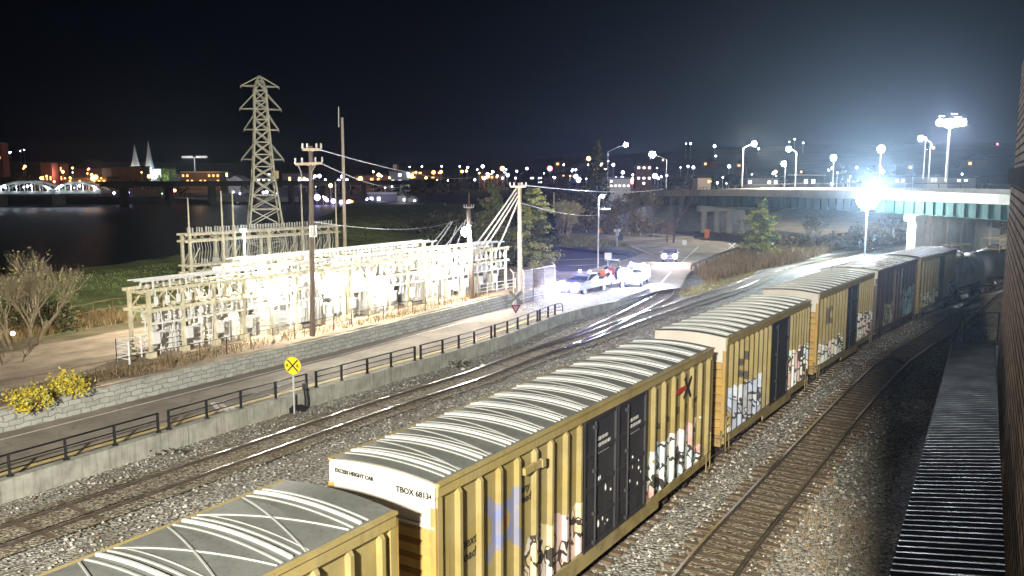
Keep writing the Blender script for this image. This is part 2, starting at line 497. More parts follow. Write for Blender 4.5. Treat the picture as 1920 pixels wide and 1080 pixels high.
# pale ballast strip, flood light put into its colour, and beds
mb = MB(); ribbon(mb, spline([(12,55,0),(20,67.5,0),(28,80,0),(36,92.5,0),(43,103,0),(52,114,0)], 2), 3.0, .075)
tag(mb.build('lit_ballast_strip', pbr('lit_ballast', (.5,.48,.36), .9, var=.25, scale=.4, bump=.3, bscale=9, world=True)), kind='structure')
mb = MB(); ribbon(mb, spline([(x, y, 0) for x, y in BC], 1), 2.2, .062)
tag(mb.build('track_bed', M['ballast_dirty']), kind='structure')
mb = MB(); ribbon(mb, spline([(x, y, 0) for x, y in CC[:14]], 1), 2.9, .094)
tag(mb.build('track_bed', M['ballast_dirty']), kind='structure')
# ------------------------------------------------------------------ freight train
def paint(name, col, marks=(), emblem=None, streak=(.12,.08,.04), dull=.25, fade=None, wear=1.0):
    """weathered car paint; marks = graffiti patches (x0, x1, z0, z1, palette); emblem = (x, z, size, arm colour, ring colour)"""
    t = NT(name); v = t.coord()
    c = t.ramp(t.noise(v, 1.1, 6, .65), [(.3, k3(col, 1-dull)), (.7, k3(col, 1+dull*.6))])
    sx = t.n('ShaderNodeSeparateXYZ'); t.l(v, sx.inputs[0]); X, Y, Z = sx.outputs
    mp = t.n('ShaderNodeMapping'); mp.inputs['Scale'].default_value = (5, 5, .35); t.l(v, mp.inputs[0])
    f = t.ramp(t.noise(mp.outputs[0], 1.0, 5, .7), [(.52, (0,0,0)), (.75, (1,1,1))])
    c = t.mix(t.math('MULTIPLY', t.ramp(t.noise(v, .42, 5, .7), [(.4,(0,0,0)),(.62,(1,1,1))]), .35*wear), c, (.34,.3,.2))
    c = t.mix(t.math('MULTIPLY', f, .45), c, streak)
    dz = t.math('MULTIPLY', t.math('SUBTRACT', 2.6, Z), .42)
    gm = t.math('MULTIPLY', t.ramp(t.noise(v, 1.6, 6, .75), [(.42,(0,0,0)),(.66,(1,1,1))]), t.math('MINIMUM', t.math('MAXIMUM', dz, .08), .6*wear))
    c = t.mix(gm, c, (.1,.065,.04))
    if emblem:
        ex, ez, es, c1, c2 = emblem
        u = t.math('DIVIDE', t.math('SUBTRACT', X, ex), es); w = t.math('DIVIDE', t.math('SUBTRACT', Z, ez), es)
        r = t.math('SQRT', t.math('ADD', t.math('MULTIPLY', u, u), t.math('MULTIPLY', w, w)))
        inside = t.math('LESS_THAN', r, 1.0)
        d1 = t.math('LESS_THAN', t.math('ABSOLUTE', t.math('SUBTRACT', u, w)), .26)
        d2 = t.math('LESS_THAN', t.math('ABSOLUTE', t.math('ADD', u, w)), .26)
        arms = t.math('MULTIPLY', t.math('MAXIMUM', d1, d2), t.math('MULTIPLY', inside, t.math('GREATER_THAN', r, .36)))
        ring = t.math('MULTIPLY', t.math('LESS_THAN', r, .52), t.math('GREATER_THAN', r, .3))
        hub = t.math('LESS_THAN', r, .2)
        k = .8 if fade is None else fade
        c = t.mix(t.math('MULTIPLY', arms, k), c, c1); c = t.mix(t.math('MULTIPLY', ring, k), c, c1); c = t.mix(t.math('MULTIPLY', hub, k), c, c2)
    for (x0, x1, z0, z1, pal) in marks:
        dn = t.n('ShaderNodeTexNoise'); dn.inputs['Scale'].default_value = 1.7; dn.inputs['Detail'].default_value = 2; t.l(v, dn.inputs['Vector'])
        wv = t.n('ShaderNodeVectorMath', operation='MULTIPLY_ADD'); t.l(dn.outputs['Color'], wv.inputs[0]); wv.inputs[1].default_value = (1.5,.0,1.1); t.l(v, wv.inputs[2])
        mp2 = t.n('ShaderNodeMapping'); mp2.inputs['Scale'].default_value = (2.3, .01, .8); t.l(wv.outputs[0], mp2.inputs[0])
        vo = t.voro(mp2.outputs[0], 1.0); ve = t.voro(mp2.outputs[0], 1.0, 'DISTANCE_TO_EDGE')
        sc = t.n('ShaderNodeSeparateColor'); t.l(vo.outputs['Color'], sc.inputs[0])
        n_ = len(pal); rp = t.n('ShaderNodeValToRGB'); rp.color_ramp.interpolation = 'CONSTANT'; el = rp.color_ramp.elements
        while len(el) < n_: el.new(.5)
        for i, e in enumerate(el): e.position = i/n_; e.color = (*pal[i], 1)
        t.l(sc.outputs[0], rp.inputs[0])
        g = t.mix(t.math('LESS_THAN', ve.outputs['Distance'], .05), t.mix(t.math('MULTIPLY', t.noise(v, 4, 3), .5), rp.outputs[0], (.8,.8,.76)), (.015,.015,.02))
        sh = t.n('ShaderNodeSeparateColor'); t.l(dn.outputs['Color'], sh.inputs[0])
        wob = t.math('MULTIPLY', t.math('SUBTRACT', sh.outputs[1], .55), .9)
        cx, hx, cz, hz = (x0+x1)/2, (x1-x0)/2, (z0+z1)/2, (z1-z0)/2
        du = t.math('ADD', t.math('DIVIDE', t.math('ABSOLUTE', t.math('SUBTRACT', X, cx)), hx), wob)
        dw = t.math('ADD', t.math('DIVIDE', t.math('ABSOLUTE', t.math('SUBTRACT', Z, cz)), hz), wob)
        msk = t.math('MULTIPLY', t.math('LESS_THAN', du, 1.0), t.math('LESS_THAN', dw, 1.0))
        c = t.mix(t.math('MULTIPLY', msk, .9), c, g)
    t.bump(t.noise(v, 3, 4), .15, .02)
    return t.base(c, .62, 0, .35)

YEL = (.29,.23,.08)
M['yel_end'] = paint('end_yellow', (.42,.27,.075))
M['chalk'] = pbr('chalky_marks', (.42,.42,.4), .8, var=.35, scale=9)
M['roof'] = pbr('weathered_roof', (.17,.18,.165), .6, .2, var=.2, scale=.8, streak=(.1,.09,.07), spec=.5)
M['roofrib'] = pbr('bare_lit_roof_seam', (.56,.585,.55), .42, .25, var=.1, scale=2)  # galvanised seam, lightened further for the light its near face catches
M['roofbead'] = pbr('roof_bead', (.36,.37,.35), .5, .25, var=.15, scale=2)
M['whiteend'] = pbr('dusty_white_panel', (.5,.47,.41), .7, var=.1, scale=1, streak=(.5,.45,.38))
M['doorblk'] = paint('door_black', (.028,.03,.036), streak=(.06,.06,.06), wear=.12)
WD = 2.9
def arch(y, z0, rise): return z0+rise*(1-(2*y/WD)**2)

def wheelset_truck(parent, x):
    tr = bpy.data.objects.new('truck', None); COL.objects.link(tr); tr.parent = parent; tr.location = (x, 0, 0)
    mb = MB()
    for sy in (-1, 1):
        y = sy*1.02
        mb.bar((-1.0,y,.55),(1.0,y,.55),.12,.2); mb.bar((-1.1,y,.5),(-.45,y,.78),.12,.16); mb.bar((1.1,y,.5),(.45,y,.78),.12,.16)
        mb.box((0,y,.66),(.5,.14,.36))
        for xx in (-.88,.88): mb.box((xx,y*1.04,.48),(.3,.16,.26))
        for xx in (-.14,.0,.14): mb.tube([(xx,y,.48),(xx,y,.75)],.05,6)
    mb.box((0,0,.66),(.34,2.0,.28))
    mb.build('truck_frame', M['under'], tr)
    for xx in (-.88,.88):
        w = MB()
        for sy in (-1,1): w.lathe([(.1,-.07),(.46,-.07),(.485,-.03),(.485,.02),(.5,.045),(.5,.065),(.1,.065)], 20, (0,sy*.75,0), 'y')
        w.lathe([(.075,-1.05),(.075,1.05)],8,(0,0,0),'y')
        w.build('wheelset', M['rust'], tr, (xx,0,.69))

def boxcar(label, rn, rf, side, door, style, zs=.95, ze=4.98, rise=.11, doors=(.385,.645), nl=8, nr=7, bay=1.13, endp=True, trucks=True, wd=WD, tall=False, single=False, ribbed=True, roofmats=None):
    """rn, rf: near and far top corners of the side that faces the camera"""
    a, b = Vector((*rn, 0)), Vector((*rf, 0)); d = (b-a); L = d.length; d.normalize()
    rz = math.atan2(d.y, d.x); base = a+Vector((-d.y, d.x, 0))*(wd/2)
    car = thing('boxcar', label, 'boxcar', base, rz, 'freight cars coupled in one train')
    hw = wd/2; dx0, dx1 = L*doors[0], L*doors[1]
    # side facing the camera
    for sgn, nm in ((-1,'side_panel'),(1,'side_panel')):
        yo = sgn*(hw-.1)
        for x0, x1, n in ((0,dx0,nl),(dx1,L,nr)):
            mb = MB()
            if sgn > 0 and x0 == 0: mb.box(((dx0+dx1)/2, yo, (zs+ze)/2), (dx1-dx0-.01,.045,ze-zs-.1))
            mb.box(((x0+x1)/2, yo, (zs+ze)/2), (x1-x0, .05, ze-zs-.02))
            if ribbed:
                for i in range(n):
                    x = x0+(x1-x0)*(i+ (.95 if x0 == 0 else .6))/(n+.1)
                    if i == n-1 and x0 == 0: x = x1-.14
                    zt, zb = ze-.32, zs+.2
                    pr = [(x-.06,0),(x-.055,.14),(x+.035,.14),(x+.06,0)]
                    y0 = sgn*(hw-.1+.024)
                    vs = [(u, y0+sgn*w, zb if w == 0 else zb+.12) for u, w in pr]+[(u, y0+sgn*w, zt+.1 if w == 0 else zt-.06) for u, w in pr]
                    fs = [(0,1,5,4),(1,2,6,5),(2,3,7,6),(4,5,6,7),(3,2,1,0)]
                    mb.add(vs, fs if sgn > 0 else [tuple(reversed(f)) for f in fs])
            else:
                for k in range(1, n): 
                    x = x0+(x1-x0)*k/n
                    mb.box((x, yo+sgn*.028, (zs+ze)/2), (.04,.02,ze-zs-.1))
                for zz in (zs+.9, zs+1.9, zs+2.9):
                    mb.box(((x0+x1)/2, yo+sgn*.031, zz), (x1-x0-.1,.02,.03))
            mb.build(nm, side, car)
        fr = MB(); yr = sgn*(hw-.045)
        fr.box((L/2, yr, ze-.15), (L, .12, .28)); fr.box((L/2, yr+sgn*.03, ze-.035), (L+.02, .13, .06))
        fr.box((L/2, yr-sgn*.01, ze-.31), (L-.02,.06,.05))
        fr.box((L/2, yr-sgn*.005, zs+.06), (L, .1, .26))
        fr.box(((dx0+dx1)/2, yr-sgn*.0, zs-.16), ((dx1-dx0)*1.5, .05, .26))
        for x in (.075, L-.075): fr.box((x, yr-sgn*.02, (zs+ze)/2), (.15, .13, ze-zs-.62))
        for x in (dx0, dx1): fr.box((x, yr-sgn*.03, (zs+ze)/2), (.1,.07,ze-zs-.6))
        fr.build('side_frame', M['side_frame'] if style != 'brown' else M['brown_frame'], car)
    # roof
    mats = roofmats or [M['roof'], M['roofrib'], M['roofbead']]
    mb = MB(); NY = 14; ys_ = [(-hw+.06)+(wd-.12)*j/NY for j in range(NY+1)]
    nx = max(2, int(L/.6))
    for i in range(nx+1):
        for y in ys_: mb.v.append((L*i/nx, y, arch(y, ze-.01, rise)))
    for i in range(nx):
        for j in range(NY):
            k = i*(NY+1)+j; mb.f.append((k, k+1+(NY+1)-1, k+NY+2, k+1)); mb.m.append(0)
    def bead(p0, p1, w, h, m):
        pts = []
        for j in range(NY+1):
            f = j/NY; y = (-hw+.1)+(wd-.2)*f; x = p0+(p1-p0)*f
            pts.append((x, y, arch(y, ze-.01, rise)))
        b0 = len(mb.v)
        for (x, y, z) in pts: mb.v += [(x-w/2,y,z-.01),(x-w*.3,y,z+h),(x+w*.3,y,z+h),(x+w/2,y,z-.01)]
        for j in range(NY):
            k = b0+4*j
            for e in range(3): mb.f.append((k+e, k+e+1, k+e+5, k+e+4)); mb.m.append(m)
        for k in (b0, b0+4*NY): mb.f.append((k, k+1, k+2, k+3)); mb.m.append(m)
    nb = max(3, int(round(L/bay)))
    for i in range(nb):
        x0 = L*i/nb; bw = L/nb; x = x0+bw*.5
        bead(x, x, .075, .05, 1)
        bead(x-.19, x-.19, .06, .025, 2); bead(x+.19, x+.19, .06, .025, 2)
        if i < nb-1:
            a0, a1 = x+.3, x+bw-.3
            bead(a0, a1, .045, .022, 2); bead(x+.36, x+.36, .035, .016, 2)
            if bay > 1.2: bead(a1, a0, .045, .022, 2)
    mb.build('roof', mats, car)
    # ends
    for sgn, x in ((-1, 0), (1, L)):
        mb = MB()
        mb.box((x-sgn*.06, 0, (zs+ze)/2-.3), (.06, wd-.22, ze-zs-.6))
        zt = ze-.95 if endp else ze-.2; nrb = 9; z0 = zs+.2
        for i in range(nrb):
            za, zb = z0+(zt-z0)*i/nrb, z0+(zt-z0)*(i+1)/nrb
            y = hw-.14
            mb.add([(x-sgn*.03,-y,za),(x-sgn*.03,y,za),(x+sgn*.06,y,za+.05),(x+sgn*.06,-y,za+.05),(x+sgn*.06,-y,zb-.09),(x+sgn*.06,y,zb-.09),(x-sgn*.03,y,zb-.005),(x-sgn*.03,-y,zb-.005)],
                   [(0,1,2,3),(3,2,5,4),(4,5,6,7),(0,3,4,7),(1,6,5,2)])
        for sy in (-1,1): mb.box((x-sgn*.0, sy*(hw-.07), (zs+ze)/2-.02), (.14,.13,ze-zs-.3 if not endp else ze-zs-.98))
        mb.box((x, 0, zs-.02), (.2, wd-.2, .3))
        mb.build('end_wall', M['yel_end'] if style != 'brown' else M['brown'], car)
        if endp:
            pn = MB(); nn = 8
            pts = [(-hw+.03, ze-.95), (hw-.03, ze-.95)]+[((hw-.03)*(1-2*j/nn), arch((hw-.03)*(1-2*j/nn), ze-.03, rise)) for j in range(nn+1)]
            pn.prism(pts, lambda u, w, dd: (x+dd, u, w), -sgn*.05, sgn*.03)
            pn.box((x+sgn*.045, 0, ze-.915), (.05, wd-.08, .07)); pn.box((x+sgn*.04, 0, ze-.68), (.03, wd-.2, .05))
            for sy in (-1,1): pn.box((x+sgn*.04, sy*(hw-.07), ze-.5), (.04,.08,.84))
            pn.build('end_panel', M['whiteend'], car)
    # doors
    dn = 1 if single else 2
    for k in range(dn):
        w = (dx1-dx0-.1)/dn; xa = dx0+.05+k*w; xm = xa+w/2
        dr = bpy.data.objects.new('door', None); COL.objects.link(dr); dr.parent = car; dr.location = (xm, -(hw-.06), zs)
        H = ze-zs-.36
        mb = MB(); mb.box((0,0,H/2+.05),(w-.03,.04,H-.1))
        for zz in (.2, H*.25, H*.5, H*.75, H): mb.box((0,-.04,zz),(w-.04,.05,.11))
        for xx in (-w/2+.07, w/2-.07): mb.box((xx,-.05,H/2+.1),(.1,.06,H-.1))
        mb.build('door_panel', door, dr)
        for xx in (-w*.2,):
            rb = MB(); rb.tube([(xx,-.1,.2),(xx,-.1,H-.05)],.03,6)
            for zz in (.3,H*.3,H*.62,H-.2): rb.box((xx,-.08,zz),(.14,.08,.1))
            rb.build('locking_bar', door, dr)
        if style == 'main':
            st = MB()
            for r_, (zz, n_) in enumerate(((H-.62,4),(H-.8,5),(H-.98,4))):
                for q in range(n_): st.box((-.12+q*.17+(0.08 if r_ == 2 else 0), -.028, zz), (.13,.012,.09))
            rr = random.Random(5+k)
            for q in range(10): st.ball((rr.uniform(-.25,.75), -.008, rr.uniform(.3, 2.0)), rr.uniform(.022,.05), 6, sz=rr.uniform(.8,2.6))
            st.build('stencil_lettering', M['chalk'], dr)
    # ladder, steps, coupler, trucks
    for x in (.28, L-.28):
        ld = MB()
        for s2 in (-.19,.19): ld.bar((x+s2,-hw-.03,zs-.35),(x+s2,-hw-.03,zs+1.0),.03)
        for k in range(5): ld.bar((x-.2,-hw-.03,zs-.3+k*.3),(x+.2,-hw-.03,zs-.3+k*.3),.028)
        ld.build('ladder', M['side_frame'] if style != 'brown' else M['brown_frame'], car)
    for sgn, x in ((-1,0),(1,L)):
        cp = MB(); cp.bar((x-sgn*.3,0,.86),(x+sgn*.55,0,.86),.2,.18); cp.box((x+sgn*.6,.06,.86),(.24,.3,.28))
        cp.build('coupler', M['rust'], car)
    ub = MB(); ub.box((L/2,0,zs-.18),(L-.3,.5,.3)); ub.box((L/2,0,zs-.03),(L-.1,wd-.3,.08))
    for k in range(6): ub.box((L*(k+.5)/6,0,zs-.12),(.16,wd-.35,.18))
    ub.build('underframe', M['under'], car)
    if trucks:
        for x in (min(2.4, L*.16), L-min(2.4, L*.16)): wheelset_truck(car, x)
    return car, L

M['side_frame'] = paint('frame_yellow', (.33,.26,.09), dull=.2)
M['brown_frame'] = pbr('brown_frame_paint', (.09,.06,.06), .7, var=.3)
M['brown'] = paint('boxcar_brown', (.085,.055,.062), marks=((2.0,5.2,1.0,2.5,((.6,.55,.12),(.35,.4,.1),(.7,.7,.3),(.1,.1,.1))), (6.6,9.6,1.1,3.0,((.08,.35,.45),(.12,.5,.6),(.5,.7,.7),(.05,.1,.15)))), streak=(.14,.11,.115), wear=.15)
pk = ((.55,.36,.34),(.5,.45,.4),(.62,.42,.36),(.5,.38,.16),(.4,.34,.3))
bl = ((.55,.62,.62),(.35,.45,.5),(.72,.72,.7),(.45,.55,.5),(.4,.18,.16),(.6,.6,.5))
M['side_main'] = paint('boxcar_yellow', YEL, marks=((3.3,6.3,.8,2.6,pk),(10.3,14.5,.8,2.75,bl)), emblem=(2.45,3.3,.95,(.14,.18,.36),(.5,.08,.03)), fade=.6)
M['side_near'] = paint('near_boxcar_yellow', k3(YEL, 1.05))
dk = ((.1,.14,.25),(.2,.28,.45),(.35,.42,.5),(.08,.1,.16))
gr = ((.45,.5,.42),(.25,.35,.3),(.6,.55,.5),(.4,.4,.3),(.5,.3,.3))
M['side_b'] = paint('second_boxcar_yellow', k3(YEL, .95), marks=((.6,4.2,.8,2.8,dk),(8.3,11.5,.9,2.9,bl)), emblem=(1.9,3.5,.7,(.05,.04,.04),(.35,.06,.05)), fade=.9)
M['side_c'] = paint('third_boxcar_yellow', k3(YEL, .85), marks=((.3,4.6,.8,2.2,gr),(7.3,11.2,.9,2.7,gr)), emblem=(2.0,3.6,.6,(.05,.04,.04),(.2,.06,.05)), fade=.8)
M['side_d'] = paint('olive_boxcar', (.33,.27,.12), marks=((.6,4.6,.9,2.2,((.4,.38,.12),(.3,.3,.1),(.45,.42,.25))),(7.4,10.2,.9,2.4,((.3,.3,.28),(.4,.38,.3),(.2,.2,.2)))))
M['roof_grf'] = paint('tagged_roof', (.2,.2,.2), marks=((-1,20,2,8,((.7,.75,.75),(.3,.6,.7),(.75,.4,.25),(.85,.85,.85),(.2,.25,.4))),))

n1 = Vector((7.06-(-1.46), 29.36-16.07)).normalized()
c1n = Vector((-2.1, 14.73))-n1*15.9
car1, L1 = boxcar('near yellow boxcar cut off by the picture edge, roof with crossing seams', c1n, (-2.1,14.73), M['side_near'], M['doorblk'], 'plain', bay=1.6, nl=7, nr=7, endp=False)
mb = MB(); mb.box((L1-1.62,-1.475,4.05),(.8,.09,.12)); mb.build('grab_rail', M['side_frame'], car1)
car2, L2 = boxcar('yellow boxcar with white end panel and lettering, largest in view', (-1.46,16.07), (7.06,29.36), M['side_main'], M['doorblk'], 'main')
car3, L3 = boxcar('third boxcar along, yellow with pale blue graffiti beside the black door', (7.99,31.13), (14.43,40.78), M['side_b'], M['doorblk'], 'plain', bay=.95, nl=9, nr=7, doors=(.47,.71), single=True)
car4, L4 = boxcar('fourth boxcar along, dull yellow with green graffiti near its base', (15.59,42.82), (22.37,52.3), M['side_c'], M['doorblk'], 'plain', bay=.95, nl=9, nr=7, doors=(.47,.69), single=True)
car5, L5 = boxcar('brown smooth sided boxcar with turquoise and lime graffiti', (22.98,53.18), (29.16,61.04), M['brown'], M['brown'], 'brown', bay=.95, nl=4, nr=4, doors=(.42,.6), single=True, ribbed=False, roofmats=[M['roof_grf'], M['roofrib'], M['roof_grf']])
car6, L6 = boxcar('olive yellow boxcar coupled next to the pale tank car', (29.75,61.75), (36.06,69.0), M['side_d'], M['doorblk'], 'plain', bay=.95, nl=6, nr=6, doors=(.5,.66), single=True, endp=False)

# lettering on the main car (local x along the side, y towards the far side)
def on_side(x, z, y=-(WD/2-.1+.03)): return Matrix.Translation((x, y, z)) @ Matrix.Rotation(PI/2, 4, 'X')
def on_end(y, z, x=-.046): return Matrix.Translation((x, y, z)) @ Matrix.Rotation(-PI/2, 4, 'Z') @ Matrix.Rotation(PI/2, 4, 'X')
def lettering(car, items, mat=None):
    for body, size, mtx, sh in items: text('lettering', body, size, mat or M['letter'], car, mtx, .006, shear=sh, bold=.004)
lettering(car2, [
    ('next', .3, on_side(.87,3.25), .15), ('load', .3, on_side(.87,2.95), .15),
    ('any', .27, on_side(3.2,3.72), .15), ('road', .27, on_side(3.13,3.46), .15),
    ('OX', .36, on_side(1.7,1.78), .1), ('45', .34, on_side(2.5,1.62), .1), ('681', .36, on_side(.95,1.6), .1),
    ('Ra', .36, on_side(10.95,3.2), 0), ('iln', .34, on_side(11.74,3.24), 0), ('20', .36, on_side(12.53,3.28), 0), ('e', .4, on_side(13.38,3.3), 0), ('E', .42, on_side(13.7,3.3,-1.506), 0), ('ver', .34, on_side(14.08,3.34), 0),
    ('EXCESS HEIGHT CAR', .115, on_end(1.27,4.72), 0), ('TBOX 681345', .17, on_end(-.42,4.63), 0)])
mb = MB(); mb.box((12.75,-1.508,4.12),(.95,.012,.16)); mb.build('emblem', M['red'], car2)
mb = MB(); mb.bar((12.9,-1.512,3.8),(13.55,-1.512,4.4),.012,.1); mb.bar((13.5,-1.512,3.75),(12.95,-1.512,4.45),.012,.1); mb.build('emblem', M['letter'], car2)
mb = MB(); mb.box((3.55,-1.5,4.28),(.85,.1,.16)); mb.box((3.92,-1.53,4.28),(.14,.1,.2)); mb.build('route_board', M['side_frame'], car2)

def tank_car(label, a, b, mat, r=1.42):
    a, b = Vector((*a, 0)), Vector((*b, 0)); d = b-a; L = d.length; d.normalize()
    o = thing('tank_car', label, 'tank car', a, math.atan2(d.y, d.x), 'freight cars coupled in one train')
    zc = 1.15+r
    pr = [(.05,.35),(r*.5,.42),(r*.8,.58),(r*.96,.82),(r,1.1),(r,L-1.1),(r*.96,L-.82),(r*.8,L-.58),(r*.5,L-.42),(.05,L-.35)]
    MB().lathe(pr, 24, (0,0,zc), 'x').build('tank', mat, o, smooth=True)
    mb = MB(); mb.box((L/2,0,zc+r+.1),(1.1,.9,.3)); mb.lathe([(.4,-.1),(.4,.35),(.3,.42)],12,(L/2,0,zc+r),'z'); mb.build('dome_housing', mat, o)
    mb = MB()
    for sx in (-1,1):
        for sy in (-1,1): mb.bar((L/2+sx*1.2,sy*.8,zc+r-.3),(L/2+sx*1.2,sy*.8,zc+r+.95),.05)
        mb.bar((L/2+sx*1.2,-.8,zc+r+.95),(L/2+sx*1.2,.8,zc+r+.95),.05)
    for sy in (-1,1):
        mb.bar((L/2-1.2,sy*.8,zc+r+.95),(L/2+1.2,sy*.8,zc+r+.95),.05); mb.bar((L/2-1.2,sy*.8,zc+r+.5),(L/2+1.2,sy*.8,zc+r+.5),.04)
    mb.box((L/2,0,zc+r-.02),(2.4,1.7,.05)); mb.build('platform_rail', M['paint_yel'], o)
    mb = MB(); mb.box((.55,0,1.1),(1.1,2.6,.2)); mb.box((L-.55,0,1.1),(1.1,2.6,.2)); mb.box((L/2,0,1.05),(L,.5,.2))
    for x in (.75,L-.75): mb.box((x,0,1.3),(.4,1.8,.4))
    mb.build('underframe', M['under'], o)
    for x in (1.6, L-1.6): wheelset_truck(o, x)
M['tank_pale'] = pbr('pale_tank', (.78,.78,.75), .45, .1, var=.25, scale=1, streak=(.2,.19,.17))
M['tank_black'] = pbr('black_tank', (.07,.072,.08), .4, .0, var=.4, scale=1, streak=(.1,.09,.08))
def tpt(i, f):
    return TC[i].lerp(TC[i+1], f)
def along(s):
    acc = 0
    for i in range(len(TC)-1):
        l = (TC[i+1]-TC[i]).length
        if acc+l >= s: return TC[i].lerp(TC[i+1], (s-acc)/l)
        acc += l
    return TC[-1]
s6 = sum((TC[i+1]-TC[i]).length for i in range(9))
A = [along(s6+k) for k in (.6, 9.6, 10.6, 20.2, 21.2, 31)]
tank_car('pale grey tank car with a yellow top platform behind the olive boxcar', A[0].xy, A[1].xy, M['tank_pale'])
tank_car('black tank car coupled behind the pale one', A[2].xy, A[3].xy, M['tank_black'])
tank_car('last black tank car, partly behind the brick building', A[4].xy, A[5].xy, M['tank_black'])
# ------------------------------------------------------------------ street, walls, railing
def sheet(name, px_poly, z, mat, sub=None):
    pts = [at(x, y, z) for x, y in px_poly]
    mb = MB(); mb.add([tuple(p) for p in pts], [tuple(range(len(pts)))])
    o = mb.build(name, mat); return tag(o, kind='structure')
def strip(mb, tabA, tabB, ys, z, m=0):
    base = len(mb.v)
    for y in ys: mb.v += [(tabA(y), y, z(y) if callable(z) else z), (tabB(y), y, z(y) if callable(z) else z)]
    for i in range(len(ys)-1):
        k = base+2*i; mb.f.append((k, k+1, k+3, k+2)); mb.m.append(m)
ysr = [10+2*i for i in range(34)]
rz_ = lambda y: .6-.25*sstep(60, 76, y)
mb = MB(); strip(mb, lambda y: xs(y)-.1, lambda y: xw(y)-.1, ysr, rz_)
tag(mb.build('street', M['asphalt']), kind='structure')
mb = MB(); strip(mb, lambda y: xs(y)+.95, lambda y: xs(y)+1.12, ysr[:32], lambda y: rz_(y)+.004)
tag(mb.build('road_marking', M['paint_line']), kind='structure')
mb = MB(); strip(mb, lambda y: xw(y)-1.85, lambda y: xw(y)-1.3, ysr[:30], lambda y: rz_(y)+.004)
tag(mb.build('road_marking', M['paint_yel']), kind='structure')
# white stop bar and symbol on the street behind the railing
for k in range(3):
    p = at(405+k*17, 762+k*3, .61); mb = MB(); mb.box((p.x, p.y, .606), (.22, 1.5, .004), .55); tag(mb.build('road_marking', M['paint_line']), kind='structure')
# intersection beyond the walls and road towards the overpass
zr = .36
sheet('road', [(1040,590),(1062,545),(1085,522),(1150,500),(1215,470),(1235,463),(1300,452),(1385,458),(1400,466),(1330,492),(1290,512),(1275,540),(1235,545),(1180,562),(1120,578)], zr, M['asphalt'])
sheet('road', [(1215,470.5),(1160,455),(1085,447),(1030,441),(1030,436),(1100,437),(1180,443),(1260,447),(1300,452.5),(1236,463.5)], zr-.05, M['paleroad'])
sheet('road', [(1300,452.5),(1385,458.5),(1470,462),(1470,455),(1385,452),(1290,449)], zr-.04, M['paleroad'])
sheet('road', [(1240,462),(1300,453),(1385,459),(1398,465),(1330,491),(1291,509),(1262,497)], zr+.004, M['paleroad'])
sheet('parking_lot', [(1040,478),(1090,462),(1180,470),(1200,478),(1150,492),(1085,512),(1062,520),(1042,505)], .33, pbr('dark_asphalt', (.06,.06,.075), .8, var=.2, scale=.4, world=True))
for a, b in (((1245,478),(1262,505)),((1262,505),(1240,530)),((1310,462),(1258,510)),((1160,452),(1225,478))):
    p, q = at(*a, zr+.02), at(*b, zr+.02); mb = MB(); d = (q-p).normalized(); nn = Vector((d.y,-d.x,0))*.13
    mb.add([p-nn, p+nn, q+nn, q-nn], [(0,1,2,3)]); tag(mb.build('road_marking', M['paint_line']), kind='structure')

def wall_strip(name, tab, ys, x0, x1, zb, zt, mat, cap=None, label=None, cat=None):
    o = thing(name, label, cat, (tab(ys[0]), ys[0], 0))
    ox, oy = tab(ys[0]), ys[0]
    def solid(x0, x1, zb, zt, nm, mt):
        mb = MB()
        for y in ys:
            a, b = tab(y)+x0-ox, tab(y)+x1-ox; z0, z1 = zb(y), zt(y)
            mb.v += [(a,y-oy,z0),(b,y-oy,z0),(b,y-oy,z1),(a,y-oy,z1)]
        for i in range(len(ys)-1):
            k = 4*i
            for e in range(4): mb.f.append((k+e, k+(e+1)%4, k+4+(e+1)%4, k+4+e)); mb.m.append(0)
        mb.f += [(0,1,2,3),(len(mb.v)-1,len(mb.v)-2,len(mb.v)-3,len(mb.v)-4)]; mb.m += [0,0]
        return mb.build(nm, mt, o)
    solid(x0, x1, zb, zt, 'wall_body', mat)
    if cap: solid(x0-.04, x1+.04, lambda y: zt(y)+.002, lambda y: zt(y)+.09, 'coping', cap)
    return o
# stone retaining wall on the far side of the street
t = NT('rubble_stone'); v = t.coord(True)
mp = t.n('ShaderNodeMapping'); mp.inputs['Rotation'].default_value = (0,0,math.radians(-57)); t.l(v, mp.inputs[0])
br = t.n('ShaderNodeTexBrick'); br.offset = .5
sx = t.n('ShaderNodeSeparateXYZ'); t.l(mp.outputs[0], sx.inputs[0]); cb = t.n('ShaderNodeCombineXYZ'); t.l(sx.outputs[0], cb.inputs[0]); t.l(sx.outputs[2], cb.inputs[1])
dn = t.n('ShaderNodeTexNoise'); dn.inputs['Scale'].default_value = 2.2; t.l(v, dn.inputs['Vector'])
wv = t.n('ShaderNodeVectorMath', operation='MULTIPLY_ADD'); t.l(dn.outputs['Color'], wv.inputs[0]); wv.inputs[1].default_value = (.4,.24,0); t.l(cb.outputs[0], wv.inputs[2])
t.l(wv.outputs[0], br.inputs['Vector'])
br.inputs['Scale'].default_value = 1.0; br.inputs['Brick Width'].default_value = .55; br.inputs['Row Height'].default_value = .235; br.inputs['Mortar Size'].default_value = .022
br.inputs['Color1'].default_value = (.36,.37,.34,1); br.inputs['Color2'].default_value = (.48,.48,.44,1); br.inputs['Mortar'].default_value = (.22,.22,.2,1)
vc = t.mix(t.noise(v, 1.5, 5, .7), (.55,.55,.55), (1.2,1.2,1.15))
t.bump(br.outputs['Fac'], -.6, .03)
M['stone'] = t.base(t.mix(1.0, br.outputs['Color'], vc, 'MULTIPLY'), .9)
ysw = [10+2*i for i in range(35)]
